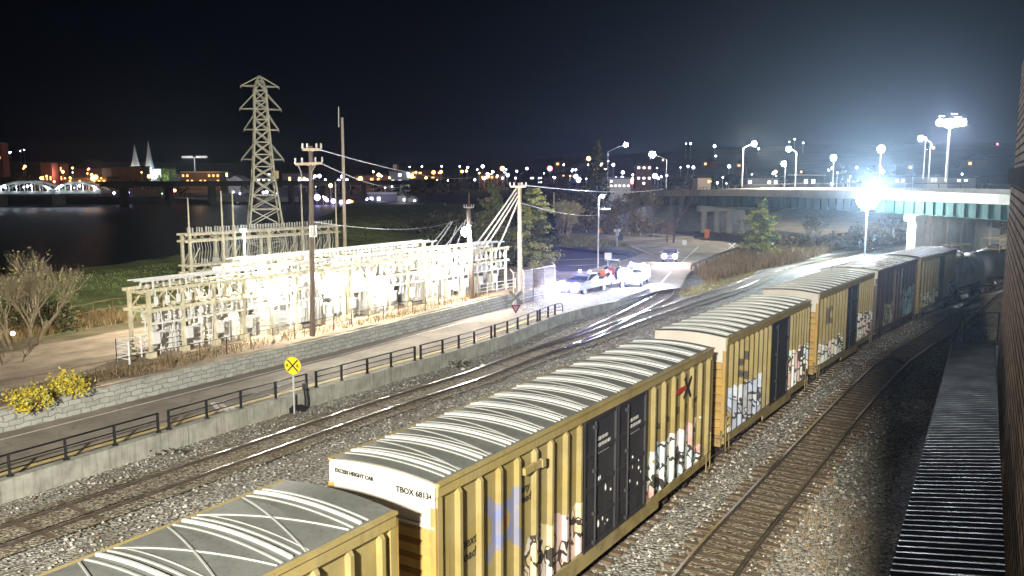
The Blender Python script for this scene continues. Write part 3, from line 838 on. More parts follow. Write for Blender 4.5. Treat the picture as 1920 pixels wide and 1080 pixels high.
wall_strip('stone_wall', xs, ysw, -.5, 0, lambda y: .3, lambda y: 1.46-.35*sstep(66, 77, y), M['stone'], M['concrete'], 'grey stone retaining wall with a flat coping below the substation', 'stone wall')
wall_strip('concrete_wall', xw, [10+2*i for i in range(35)], -.42, 0, lambda y: -.2, lambda y: .78-.55*sstep(64, 77, y), M['concrete'], None, 'stained concrete wall beside the main track carrying the black railing', 'concrete wall')

# black railing in separate sections
sections = [[(-200,955),(-88,922),(16,893),(120,862),(212,835),(291,811)], [(310,805),(385,784),(449,765),(509,747),(563,731)], [(576,726),(625.5,713),(671,700),(712.5,688),(752,676)],
            [(762.5,673),(798,662),(832,653),(864,644),(893,634)], [(901.5,632),(928.5,624.5),(954,617),(978,609.5),(1001,602.7)], [(1007,601),(1023,595),(1039,590),(1054,586)]]
names = ['black railing section nearest the picture edge, cut off by the frame', 'black railing section left of the round yellow sign', 'black railing section just right of the round yellow sign', 'black railing section in the middle, above the weeds by the track', 'black railing section behind the crossbuck post', 'last black railing section, ending in a rounded hoop']
for si, (sec, nm) in enumerate(zip(sections, names)):
    pp = []
    for (x, y) in sec:
        p = at(x, y, .78); p.x = min(p.x, xw(p.y)-.2); p.x = max(p.x, xw(p.y)-.3); pp.append(p)
    last = si == len(sections)-1
    o = thing('railing', nm, 'railing', pp[0], 0, 'black railings along the wall')
    H = .8
    for i, p in enumerate(pp):
        zt = rz_(p.y)-.6; q = p-pp[0]; q.z = zt*.9
        if last and i == len(pp)-1: continue
        MB().box((q.x, q.y, q.z+H/2), (.1,.1,H), .55).box((q.x, q.y, q.z+.02), (.2,.2,.03), .55).build('post', M['black'], o)
    zoff = [(rz_(p.y)-.6)*.9 for p in pp]
    for hh in (.78, .5, .24):
        pts = [Vector((p.x-pp[0].x, p.y-pp[0].y, zo+hh)) for p, zo in zip(pp, zoff)]
        if last and hh == .78:
            e = pts[-1]; d = (pts[-1]-pts[-2]).normalized()
            pts = pts[:-1]+[e-d*.5, e-d*.15+Vector((0,0,-.07)), e+Vector((0,0,-.25)), e+d*.08+Vector((0,0,-.78))]
        MB().tube(pts, .035 if hh > .7 else .026, 6).build('rail', M['black'], o)

# ------------------------------------------------------------------ signs
def post_sign_base(name, label, p, group=None): return thing(name, label, 'sign', p, 0, group)
FACE = Matrix.Rotation(PI/2, 4, 'X')
def face_m(o_yaw, x=0, y=0, z=0): return Matrix.Rotation(o_yaw, 4, 'Z') @ Matrix.Translation((x, y, z)) @ FACE
p = at(552, 776, 0); o = thing('round_sign', 'round yellow railway warning sign with a black cross, on a grey post', 'sign', p)
yaw = -.25
hs = 2.28
MB().box((0,.03,1.05),(.07,.05,2.5), yaw).build('post', M['galv'], o)
mb = MB(); mb.prism([(.41*math.cos(2*PI*k/28), .41*math.sin(2*PI*k/28)) for k in range(28)], lambda u, w, d: Vector((u, d, w+hs)), -.01, .01)
so = mb.build('sign_plate', M['signy'], o); so.rotation_euler.z = yaw
mb = MB(); mb.prism([(.41*math.cos(2*PI*k/28), .41*math.sin(2*PI*k/28)) for k in range(28)], lambda u, w, d: Vector((u*1.05, d, w*1.05+hs)), .011, .016)
x_ = MB()
for sg in (-1,1): x_.bar((-.26,-.016,hs-.27*sg),(.26,-.016,hs+.27*sg),.012,.065)
xo = x_.build('cross', M['letter'], o); xo.rotation_euler.z = yaw
for sg in (-1,1): text('lettering', 'R', .2, M['letter'], o, face_m(yaw, sg*.26-.07, -.014, hs-.07), .006, bold=.006)
p = at(567, 772, 0); o = thing('switch_stand', 'black switch stand on the ballast next to the round yellow sign', 'switch stand', p)
MB().box((-.25,.0,.12),(.75,.32,.24),.5).box((-.25,0,.27),(.5,.2,.08),.5).build('base_box', M['black'], o)
MB().tube([(0.12,.1,.1),(.14,.1,.6),(.1,.1,1.0),(.1,.1,1.35)],.05,8).box((.1,.1,1.2),(.16,.16,.3)).build('lever_post', M['black'], o)

p = at(967, 634, 0); o = thing('crossbuck_sign', 'crossbuck sign above an inverted triangle yield plate beside the track', 'sign', p)
d0 = 57; sc = d0/1600
MB().tube([(0,.05,0),(0,.05,3.1)],.05,8).build('post', M['galv'], o)
zc = (634-556)*sc; 
x_ = MB()
for sg in (-1,1): x_.bar((-.42,-.02+.012*sg,zc-.42*sg),(.42,-.02+.012*sg,zc+.42*sg),.02,.19)
x_.build('crossbuck', pbr('dull_sign_face', (.16,.16,.17), .7), o)
zt_ = (634-578)*sc
MB().prism([(-.34,.28),(.34,.28),(0,-.32)], lambda u, w, d: Vector((u, d, w+zt_)), -.035, -.02).build('yield_plate', pbr('dull_red_sign', (.16,.025,.05), .7), o)
MB().prism([(-.19,.19),(.19,.19),(0,-.15)], lambda u, w, d: Vector((u, d, w+zt_)), -.045, -.036).build('yield_centre', pbr('faded_pink', (.3,.2,.27), .7), o)

def simple_sign(label, px, ybase, ytop, w, h, mat, d=None, z=0.0, name='road_sign', post=None, second=None):
    p = at(px, ybase, z); sc = p.y*.99/1600
    o = thing(name, label, 'sign', p)
    zt = (ybase-ytop)*sc
    MB().tube([(0,.04,0),(0,.04,zt)],.045,6).build('post', post or M['galv'], o)
    W2, H2 = w*sc/2, h*sc
    MB().box((0,-.02,zt-H2/2),(W2*2,.02,H2)).build('sign_plate', mat, o)
    if second:
        MB().box((0,-.035,zt-H2*.5),(W2*1.4,.008,H2*.4)).build('sign_band', second, o)
    return o
simple_sign('blank white square sign on a thin post behind the trailer', 1139.5, 512, 473, 13, 15, M['white'], z=.35)
simple_sign('small white sign on a short post before the overpass road', 1283, 462, 450, 8, 9, M['white'], z=.3)
simple_sign('tall orange sign at the foot of the overpass columns', 1325, 453, 429, 9, 17, M['orange'], z=.1)
simple_sign('post with a small orange plate beside the tall thin lamp post', 1124, 452, 428, 7, 8, M['orange'], z=.3, post=M['rust'])
# far crossbuck and brown framed board
p = at(1372, 470, .2); o = thing('crossbuck_sign', 'far white crossbuck at the overpass road, low on its post', 'sign', p); sc = p.y/1600
x_ = MB()
for sg in (-1,1): x_.bar((-6*sc,.02*sg,9*sc-5*sc*sg),(6*sc,.02*sg,9*sc+5*sc*sg),.03,2.2*sc)
x_.build('crossbuck', M['white'], o); MB().tube([(0,.05,0),(0,.05,14*sc)],.05,6).build('post', M['galv'], o)
p = at(1257, 456, .2); sc = p.y/1600; o = thing('framed_board', 'tall brown board framed by two posts at the roadside', 'sign', p)
for sx in (-6.5,6.5): MB().box((sx*sc,0,20*sc),(.2,.2,40*sc)).build('post', M['rust'], o)
MB().box((0,0,27*sc),(11*sc,.08,22*sc)).build('board', pbr('brown_board', (.14,.08,.05), .8), o)
# railway crossing signal
p = at(1157, 464, .25); sc = p.y/1600; o = thing('crossing_signal', 'railway crossing signal with twin heads and a round black back plate', 'crossing signal', p)
MB().tube([(0,0,0),(0,0,34*sc)],.07,6).build('mast', M['galv'], o)
for sx in (-4,3.5): 
    h = MB(); h.lathe([(.05,-.2),(.2,-.18),(.22,.05),(.2,.08)],10,(sx*sc,0,32*sc),'y'); h.build('signal_head', M['white'], o)
MB().lathe([(.45,-.03),(.5,0),(.45,.03)],18,(5*sc,0,19*sc),'y').build('back_plate', M['black'], o)
x_ = MB()
for sg in (-1,1): x_.bar((-3*sc,-.1,26*sc-3*sc*sg),(3*sc,-.1,26*sc+3*sc*sg),.03,.22)
x_.build('crossbuck', M['plate'], o)

# guard rails and low fences
def guardrail(label, pts, h=.7, mat=None, posts=True, cat='guardrail', name='guardrail', thick=.3):
    o = thing(name, label, cat, pts[0]); mat = mat or M['galv']
    q = [p-pts[0] for p in pts]
    mb = MB()
    for a, b in zip(q, q[1:]): mb.bar(a+Vector((0,0,h)), b+Vector((0,0,h)), .06, thick)
    mb.build('beam', mat, o)
    L = 0
    for a, b in zip(q, q[1:]):
        n = max(1, int((b-a).length/2.4))
        for k in range(n): MB().box(tuple(a.lerp(b, k/n)+Vector((0,0,h/2-.1))), (.14,.14,h)).build('post', M['black'] if mat is M['black'] else M['galv'], o)
    return o
guardrail('dark guardrail with black posts curving beside the brown brush', [at(x, y, .2) for x, y in ((1296,508),(1312,500),(1335,491),(1360,481),(1384,472))], .6, M['black'])
guardrail('pale guardrail along the road below the dark overpass bank', [at(x, y, .2) for x, y in ((1225,446),(1262,449),(1300,452))], .6, M['paint_line'])
guardrail('thin low rail fence behind the branch road', [at(x, y, .2) for x, y in ((1042,438),(1100,437.5),(1160,440),(1222,444))], .7, M['rust'], thick=.1, name='rail_fence', cat='fence')
guardrail('dark timber kerb along the parking lot edge', [at(x, y, .2) for x, y in ((1026,466),(1060,470),(1120,477),(1192,482))], .25, M['black'], name='kerb_rail', cat='kerb', thick=.45)

# trackside bits
p = at(862, 690, 0); o = thing('weed_tuft', 'small leafy weed tuft by the concrete wall foot', 'plant', p)
mb = MB()
for k in range(60):
    a = RN.uniform(0,2*PI); r = RN.uniform(.02,.45); q = Vector((r*math.cos(a)*1.6, r*math.sin(a), RN.uniform(.02,.38)))
    mb.add([q, q+Vector((RN.uniform(-.09,.09),RN.uniform(-.09,.09),.09)), q+Vector((.1,0,.02))], [(0,1,2)], 1 if k % 6 == 0 else 0)
mb.build('foliage', [M['needle_dark'], M['leaf_y']], o)
for (x, y), lb in zip(((868,694),(904,686)), ('pale lump of litter beside the weed tuft', 'pale lump of litter alone near the rail')):
    p = at(x, y, .05); tag(MB().ball((0,0,.06), .12, 6, sz=.6).build('litter', M['white'], None, p), lb, 'litter')
for (x, y), lb in zip(((277,855),(335,850)), ('dark clump of weeds on ballast below the railing', 'flat dark scrap lying on ballast below the railing')):
    p = at(x, y, .02); mb = MB()
    for k in range(14):
        q = Vector((RN.uniform(-.5,.5), RN.uniform(-.12,.12), RN.uniform(0,.14))); mb.bar(q, q+Vector((RN.uniform(-.25,.25),RN.uniform(-.1,.1),RN.uniform(.0,.12))), .035)
    tag(mb.build('weed_clump', M['under'], None, p), lb, 'debris')

# ------------------------------------------------------------------ vehicles
M['carwhite'] = pbr('white_car_paint', (.7,.7,.72), .35, .1, var=.04)
M['cardark'] = pbr('dark_blue_car_paint', (.05,.05,.12), .3, .2, var=.05)
M['head'] = emit('headlight', (.74,.76,1), 1500)
M['headw'] = emit('warm_headlight', (1,.84,.8), 600)
M['bluebar'] = emit('blue_light_bar', (.2,.32,1), 160)
M['violet'] = emit('violet_strobe_glare', (.4,.25,1), 160)
def wheels(o, xs_, yw, r, w=.22):
    for x in xs_:
        for sy in (-1,1):
            wb_ = MB(); wb_.lathe([(r*.6,-w/2),(r*.95,-w/2),(r,-w*.3),(r,w*.3),(r*.95,w/2),(r*.6,w/2)],18,(0,0,0),'y')
            wo = wb_.build('wheel', M['tyre'], o, (x, sy*yw, r))
            MB().lathe([(r*.12,-w*.52),(r*.58,-w*.5),(r*.6,w*.5),(r*.12,w*.52)],12,(0,0,0),'y').build('rim', M['galv'], wo)
def car(label, p, rz, kind, body, head, cat='car', name='car'):
    """front of the vehicle is local +x"""
    o = thing(name, label, cat, p, rz)
    if kind == 'suv': L, w, prof = 4.9, .96, [(-2.4,.45),(-2.45,.95),(-2.35,1.15),(-2.15,1.72),(-1.7,1.8),(.1,1.8),(.75,1.2),(2.2,1.06),(2.42,.9),(2.45,.5)]; gl = [(-2.1,1.2),(-1.95,1.68),(.05,1.7),(.55,1.22)]; rw = .38
    elif kind == 'sedan': L, w, prof = 4.7, .9, [(-2.3,.42),(-2.35,.85),(-2.2,1.02),(-1.6,1.05),(-1.05,1.42),(.2,1.44),(.95,1.0),(2.15,.86),(2.33,.7),(2.35,.4)]; gl = [(-1.5,1.04),(-1.0,1.37),(.15,1.38),(.8,1.02)]; rw = .33
    else: L, w, prof = 5.6, .98, [(-2.8,.6),(-2.8,1.12),(-.75,1.12),(-.72,1.15),(-.6,1.85),(.55,1.87),(1.15,1.27),(2.6,1.16),(2.78,1.0),(2.8,.55)]; gl = [(-.6,1.2),(-.5,1.76),(.5,1.77),(.98,1.28)]; rw = .4
    mb = MB(); n = len(prof); rings = []
    for yy, k in ((-w,.0),(-w*.97,.0),(w*.97,.0),(w,.0)):
        rings.append([(u, (yy if z < 1.25 or kind == 'sedan' and z < 1.0 else yy*.86), z) for u, z in prof])
    vs = [q for r in rings for q in r]; fs = [tuple(range(n-1,-1,-1)), tuple(range(3*n,4*n))]
    for r in range(3):
        for i in range(n): fs.append((r*n+i, r*n+(i+1)%n, (r+1)*n+(i+1)%n, (r+1)*n+i))
    mb.add(vs, fs); 
    bo = mb.build('body', body, o)
    for sy in (-1,1):
        MB().prism(gl, lambda u, v_, d: Vector((u, sy*d, v_)), w*.865, w*.885).build('side_window', M['glass'], o)
    zt, zb_ = gl[2][1], gl[3][1]
    MB().add([(gl[3][0]+.22,-w*.8,zb_+.0),(gl[3][0]+.22,w*.8,zb_+.0),(gl[2][0]+.12,w*.72,zt),(gl[2][0]+.12,-w*.72,zt),(gl[3][0]+.1,-w*.8,zb_-.05),(gl[3][0]+.1,w*.8,zb_-.05),(gl[2][0],w*.72,zt-.05),(gl[2][0],-w*.72,zt-.05)], [(0,1,2,3),(7,6,5,4),(0,4,5,1),(1,5,6,2),(2,6,7,3),(3,7,4,0)]).build('windscreen', M['glass'], o)
    fx = prof[-1][0]
    MB().box((fx-.02,0,.62),(.08,w*1.1,.3)).build('grille', M['black'], o)
    MB().box((fx+.02,0,.42),(.14,w*1.92,.2)).build('bumper', body, o)
    for sy in (-1,1):
        MB().ball((fx-.02, sy*w*.72, .8 if kind != 'pickup' else .98), .25, 8).build('headlight', head, o)
        MB().box((.95, sy*(w+.1), 1.12),(.12,.16,.12)).build('mirror', body, o)
    if kind == 'pickup':
        MB().box((-1.75,0,1.13),(2.0,w*1.7,.03)).build('bed_cover', M['black'], o)
    wheels(o, (-L*.3, L*.31), w-.12, rw)
    return o
def spot(name, loc, target, power, col, size, blend=.5, radius=.2):
    ld = bpy.data.lights.new(name, 'SPOT'); ld.energy = power; ld.color = col; ld.spot_size = size; ld.spot_blend = blend; ld.shadow_soft_size = radius
    o = bpy.data.objects.new(name, ld); COL.objects.link(o); o.location = loc
    o.rotation_euler = (Vector(target)-Vector(loc)).to_track_quat('-Z', 'Y').to_euler(); return o
def point(name, loc, power, col, radius=.25):
    ld = bpy.data.lights.new(name, 'POINT'); ld.energy = power; ld.color = col; ld.shadow_soft_size = radius
    o = bpy.data.objects.new(name, ld); COL.objects.link(o); o.location = loc; return o
def heading(p, q): d = Vector(q)-Vector(p); return math.atan2(d.y, d.x)
zc_ = .36
p = at(1098, 549, zc_); q = at(1065, 572, zc_); rz = math.atan2(-1, -.72)
veh = car('pickup truck with glaring bluish headlights towing a flat trailer', p, rz, 'pickup', pbr('grey_truck_paint', (.2,.2,.24), .35, .1, var=.05), M['head'], 'pickup truck', 'pickup_truck')
f = Vector((math.cos(rz), math.sin(rz), 0)); n_ = Vector((-f.y, f.x, 0))
HL = [(p+f*3.2+n_*s*.7+Vector((0,0,.98)), p+f*30+n_*s*1.5+Vector((0,0,1.5)), 900, (.55,.52,1)) for s in (-1,1)]
# trailer and tractor behind the pickup
tp = p-f*2.9; o = thing('utility_trailer', 'low flat trailer hitched behind the pickup truck', 'trailer', tp-f*2.3, rz)
MB().box((0,0,.62),(4.2,2.0,.12)).bar((2.0,0,.55),(2.6,0,.55),.1).build('deck', M['black'], o)
for sy in (-1,1): MB().box((0,sy*1.0,.72),(4.2,.06,.22)).build('side_rail', M['red'], o)
MB().box((-2.05,0,1.1),(.06,1.9,1.0)).build('tail_ramp', M['rust'], o)
wheels(o, (-.5,.5), 1.08, .33)
tq = tp-f*1.6; o = thing('compact_tractor', 'orange compact tractor with black frame carried on the flat trailer', 'tractor', tq+Vector((0,0,.68)), rz)
MB().box((.75,0,.75),(1.3,.62,.55)).box((1.2,0,1.05),(.4,.6,.1)).build('hood', M['orange'], o)
MB().box((-.3,0,.7),(1.1,1.0,.25)).box((-.35,0,1.0),(.45,.5,.4)).build('seat_platform', M['red'], o)
mb = MB()
for sy in (-1,1): mb.tube([(-.7,sy*.5,.5),(-.72,sy*.5,1.9)],.05,6)
mb.bar((-.72,-.5,1.9),(-.72,.5,1.9),.08); mb.box((-.25,0,1.93),(1.0,1.1,.06)); mb.build('roll_bar', M['black'], o)
mb = MB()
for sy in (-1,1): mb.bar((.6,sy*.42,.85),(1.9,sy*.42,.45),.1)
mb.box((2.05,0,.35),(.4,1.3,.4)); mb.build('loader_bucket', M['black'], o)
for x, r, yw in ((-.55,.62,.62),(1.05,.4,.5)): wheels(o, (x,), yw, r, .3)

p = at(1192, 533, zc_); q = at(1120, 572, zc_); rz = heading(p, q)
for sy in (-1,1):
    MB().ball((2.82, sy*.3, .62), .15, 8).build('glare_ball', M['violet'], veh)  # glowing ball added to the truck front for glare
    MB().ball((.2, sy*.5, 1.95), .13, 8).build('roof_strobe', M['violet'], veh)
veh2 = car('white patrol car with a blue roof light bar, glaring white headlights', p, rz, 'suv', M['carwhite'], M['head'], 'police car', 'patrol_car')
MB().box((-.6,0,1.87),(.3,1.2,.14)).build('light_bar', M['bluebar'], veh2)
for sy in (-1,1):
    MB().ball((.62, sy*1.0, 1.3), .2, 8).build('white_glare_ball', M['head'], veh2)  # glowing ball added for glare, not a fitted lamp
    MB().box((2.47, sy*.28, .66),(.05,.4,.16)).build('glare_strip', M['head'], veh2)  # glowing strip added so the whole front glares
    MB().ball((-.6, sy*.62, 1.93), .14, 8).build('beacon', M['bluebar'], veh2)
f = Vector((math.cos(rz), math.sin(rz), 0)); n_ = Vector((-f.y, f.x, 0))
HL += [(p+f*2.95+n_*s*.68+Vector((0,0,.8)), p+f*30+n_*s*1.2+Vector((0,0,1.5)), 4500, (.78,.86,1)) for s in (-1,1)]
p = at(1256, 489, zc_); q = at(1250, 520, zc_); rz = heading(p, q)
veh3 = car('dark blue car with pinkish headlights coming from the overpass road', p, rz, 'sedan', M['cardark'], M['headw'], 'car', 'car')
f = Vector((math.cos(rz), math.sin(rz), 0)); n_ = Vector((-f.y, f.x, 0))
HL += [(p+f*2.85+n_*s*.63+Vector((0,0,.75)), p+f*30+n_*s*1.0+Vector((0,0,1.0)), 3000, (1,.8,.72)) for s in (-1,1)]
for i, (a, b, e, c) in enumerate(HL):
    spot('headlight_beam', a, b, e, c, math.radians(70), .7, .1)
    spot('halo_spot', a, (0, 0, 14), (34000, 34000, 46000, 46000, 14000, 14000)[i], ((.36,.3,1),(.36,.3,1),(.55,.6,1),(.55,.6,1),(1,.7,.75),(1,.7,.75))[i], math.radians(11), 1.0, .12)  # narrow spot added toward the camera for a halo in the haze
# ------------------------------------------------------------------ substation
YZ = lambda x, y: tz(x, y)
def ins(mb, c, h=.45, r=.1, m=0):
    pr = []
    n = 4
    for k in range(n): pr += [(r*.5, h*k/n), (r, h*(k+.35)/n), (r*.5, h*(k+.7)/n)]
    pr.append((r*.45, h)); mb.lathe(pr, 6, c, 'z', m)
A0, A1 = at(285, 682, 1.25), at(955, 552, 1.05)
Ax = (A1-A0); AL = math.hypot(Ax.x, Ax.y); ang = math.atan2(Ax.y, Ax.x)
fa = Vector((math.cos(ang), math.sin(ang), 0)); na = Vector((-fa.y, fa.x, 0))      # na points away from the street
US = AL/47.0
def yard(u, w, z=0): 
    p = A0+fa*u+na*w; return Vector((p.x, p.y, z))
def ins_part(o, mat, c, h, r):
    key = (round(h,2), round(r,2), mat.name)
    if key not in INS:
        mb = MB(); ins(mb, (0,0,0), h, r); INS[key] = mb.build('insulator', mat, o, c); return INS[key]
    q = INS[key].copy(); COL.objects.link(q); q.parent = o; q.location = c; return q
INS = {}
def bus_frame(label, u0, u1, w0, w1, H, nb, mats=('buscream','white'), levels=(0.0,1.05), zb=None, ext=0.0):
    """row of portal frames with beams, insulators and bus bars"""
    base = yard(u0, w0); base.z = zb if zb is not None else tz(base.x, base.y)
    o = thing('bus_structure', label, 'substation frame', base, ang)
    L, Wd = u1-u0, w1-w0; st, pc = M[mats[0]], M[mats[1]]
    for i in range(nb+1):
        x = L*i/nb
        for y in (0, Wd):
            c = MB(); c.bar((x,y,-.6),(x,y,H),.17); c.box((x,y,.05),(.4,.4,.5)); c.build('column', st, o)
        b = MB(); b.bar((x,-.3,H-.12),(x,Wd+.3,H-.12),.12,.16); b.bar((x,0,H*.68),(x,Wd,H*.68),.1,.12)
        b.bar((x,.0,H*.45),(x,.55,H*.68),.07); b.bar((x,Wd,H*.45),(x,Wd-.55,H*.68),.07); b.build('cross_beam', st, o)
    for y in (0, Wd):
        for z in (H, H-levels[1]):
            b = MB(); b.bar((-ext,y,z),(L+ext,y,z),.13,.17)
            b.build('long_beam', st, o)
        tr = MB(); n = nb*2
        for k in range(n):
            xa, xb = L*k/n, L*(k+1)/n
            tr.bar((xa,y,H if k%2 else H-levels[1]),(xb,y,H-levels[1] if k%2 else H),.06)
        tr.build('lattice', st, o)
    rb = random.Random(int(u0*7)+nb)
    for i in range(nb):
        xa, xb = L*i/nb, L*(i+1)/nb
        cl = MB()
        for k in range(5):
            x = xa+(xb-xa)*(k+.5)/5; y = rb.choice((-.12, Wd*.5, Wd+.1))
            cl.tube([(x,y,H-levels[1]),(x+rb.uniform(-.1,.1),y,H*.45),(x+rb.uniform(-.15,.15),y+.05,rb.choice((.1,H*.3)))],.03,5)
        cl.bar((xa+.1,-.1,H*.5),(xb-.1,-.1,H*.5),.06,.1); cl.bar((xa+.1,Wd*.5,H*.5),(xb-.1,Wd*.5,H*.5),.06,.1)
        cl.build('cable_riser', pc, o)
        for k in range(3):
            x = xa+(xb-xa)*(k+.5)/3; MB().box((x,-.16,H-levels[1]*.5),(.16,.16,.42)).bar((x,-.12,H-levels[1]*.8),(x,-.12,H),.05).build('fuse_holder', pc, o)
            MB().box((x+.1,-.15,H-levels[1]-.3),(.1,.12,.34)).bar((x+.1,-.1,H-levels[1]-.6),(x+.1,-.1,H-levels[1]),.04).build('surge_arrester', pc, o)
        MB().box((xa+.2,-.2,1.0),(.34,.22,.6)).box((xa+.2,-.22,1.32),(.4,.3,.04)).build('control_box', pc, o)
        MB().box((xb-.5,Wd*.6,.55),(.6,.5,1.1)).box((xb-.5,Wd*.6,1.12),(.66,.56,.05)).build('equipment_cabinet', pc, o)
    rows = 3; npb = max(2, int(L/nb/1.4))
    for r in range(rows):
        y = Wd*(r+.5)/rows
        for z in (H+.02, H-levels[1]-.02):
            for k in range(nb*npb):
                x = L*(k+.5)/(nb*npb)
                ins_part(o, pc, (x, y, z if z > H else z-.45), .42, .1)
        b = MB(); b.tube([(-ext*.6,y,H+.47),(L+ext*.6,y,H+.47)],.045,6); b.build('bus_bar', pc, o)
        for k in range(nb):
            sw = MB(); x = L*(k+.5)/nb
            sw.bar((x-.55,y,H-levels[1]-.5),(x+.45,y,H-levels[1]-.28),.07); sw.box((x,y,H-levels[1]-.62),(.9,.16,.14))
            sw.tube([(x+.5,y,H-levels[1]-.4),(x+.62,y+.1,H*.55),(x+.55,y+.1,H*.3)],.03,5)
            sw.build('disconnect_switch', pc, o)
    return o
bus_frame('long low bus frame nearest the street, its near bays by the pipe fence', 0, AL*.42, 0, 1.7, 3.45, 7, ext=.35)
bus_frame('long low bus frame in the middle behind the wooden pole', AL*.44, AL*.68, .2, 2.0, 3.45, 4)
bus_frame('far low bus frame by the orange lamp pole', AL*.7, AL*1.0, .4, 2.4, 3.35, 5, ext=.5)
bus_frame('second row of bus frames behind the white transformers', AL*.3, AL*.9, 4.6, 7.0, 3.6, 8, mats=('buscream','white'))
# transformers, breakers and cabinets
def transformer(label, p, rz, s=1.0):
    o = thing('transformer', label, 'transformer', p, rz, 'substation transformers')
    MB().box((0,0,1.0*s),(1.5*s,1.1*s,1.7*s)).box((0,0,1.88*s),(1.6*s,1.2*s,.08)).build('tank', M['white'], o)
    for sy in (-1,1):
        mb = MB()
        for k in range(8): mb.box(((-.62+k*.18)*s, sy*.78*s, .95*s),(.05,.42*s,1.4*s))
        mb.build('radiator', M['white'], o)
    mb = MB()
    for k in range(3): ins(mb, ((-.5+k*.5)*s, -.1, 1.92*s), .7*s, .12*s)
    mb.build('bushing', M['porc'], o)
    mb = MB(); mb.lathe([(.05,-.5*s),(.22*s,-.48*s),(.22*s,.48*s),(.05,.5*s)],12,(0,.3*s,2.35*s),'x'); mb.bar((-.3*s,.3*s,1.9*s),(-.3*s,.3*s,2.3*s),.06); mb.build('conservator', M['white'], o)
    MB().box((0,0,.06),(1.9*s,1.6*s,.14)).build('plinth', M['palecon'], o)
    return o
tl = [('white transformer with bushings inside the pipe fence', 3.2, 1.6, .85), ('large white transformer glaring beside the round yellow sign pole', 15.5, 1.2, 1.35), ('white transformer just before the wooden pole', 19.5, 2.2, 1.2),
      ('white transformer between the wooden pole and the control house', 24.5, 1.0, 1.1), ('white transformer right of the control house, lowest of the row', 31.5, 1.4, 1.1), ('white transformer farthest along, near the orange lamp pole', 36.5, 1.8, .9)]
for lb, u, w, s in tl:
    p = yard(u*US, w); p.z = tz(p.x, p.y)+.02; transformer(lb, p, ang, s)
def breaker(label, p, rz):
    o = thing('circuit_breaker', label, 'circuit breaker', p, rz, 'substation circuit breakers')
    MB().box((0,0,.75),(.7,.55,1.0)).build('cabinet', M['white'], o)
    lg = MB()
    for sx in (-.4,.4):
        for sy in (-.3,.3): lg.bar((sx,sy,-.1),(sx,sy,1.5),.07)
    lg.box((0,0,1.5),(1.3,.7,.1)); lg.build('stand', M['buscream'], o)
    mb = MB()
    for k in range(3):
        for s2 in (-1,1): mb.tube([((k-1)*.42,0,1.55),((k-1)*.42,s2*.4,2.35)],[.11,.07],6)
    mb.build('bushing', M['porc'], o)
for k, (u, w) in enumerate(((7.5,1.8),(10.6,1.5),(22,1.3),(28,1.5),(34,1.2),(39,1.6),(12,8),(18,8),(24,8),(30,8))):
    p = yard(u*US, w); p.z = tz(p.x, p.y)
    breaker(('white circuit breaker under the front bus frame, %s' % ['nearest the pipe fence','second from the pipe fence','just past the wooden pole','beside the control house','past the control house','nearest the orange lamp pole'][k]) if k < 6 else 'white circuit breaker under the rear bus frame, %s' % ['nearest the shrub','second from the shrub','third from the shrub','farthest from the shrub'][k-6], p, ang)
# control house
p = yard(27*US, 3.6); p.z = tz(p.x, p.y); o = thing('control_house', 'flat roofed white control house behind the wooden pole', 'control house', p, ang)
MB().box((0,0,1.7),(5.2,2.4,3.4)).build('wall', M['white'], o); MB().box((0,0,3.47),(5.5,2.7,.12)).build('roof', M['galv'], o)
MB().box((-1.8,-1.22,1.1),(.95,.05,2.1)).build('door', M['galv'], o); MB().box((1.2,-1.22,1.7),(1.1,.05,.7)).build('louvre', M['galv'], o)
# white pipe fence round the near transformer
def pipe_fence(label, pts, h=1.15, rails=4):
    o = thing('pipe_fence', label, 'fence', pts[0], 0, 'white pipe fences in the yard'); q = [p_-pts[0] for p_ in pts]
    for a, b in zip(q, q[1:]):
        n = max(1, int((b-a).length/1.2))
        for k in range(n+1): MB().tube([a.lerp(b,k/n)+Vector((0,0,-.1)), a.lerp(b,k/n)+Vector((0,0,h))],.045,6).build('post', M['white'], o)
        rr = MB()
        for r in range(rails): rr.tube([a+Vector((0,0,h*(r+.7)/rails)), b+Vector((0,0,h*(r+.7)/rails))],.035,5)
        rr.build('rail', M['white'], o)
g = lambda u, w: (lambda p_: Vector((p_.x, p_.y, tz(p_.x, p_.y))))(yard(u*US, w))
pipe_fence('white pipe fence corner round the nearest transformer', [g(-2.2,-.5), g(-2.2,.6), g(7.5,.5)])
pipe_fence('white pipe fence section continuing towards the big transformer', [g(8.2,.5), g(14,.5)])
pipe_fence('low white pipe fence past the orange lamp pole', [g(40,-.3), g(47,-.6)], .85, 3)
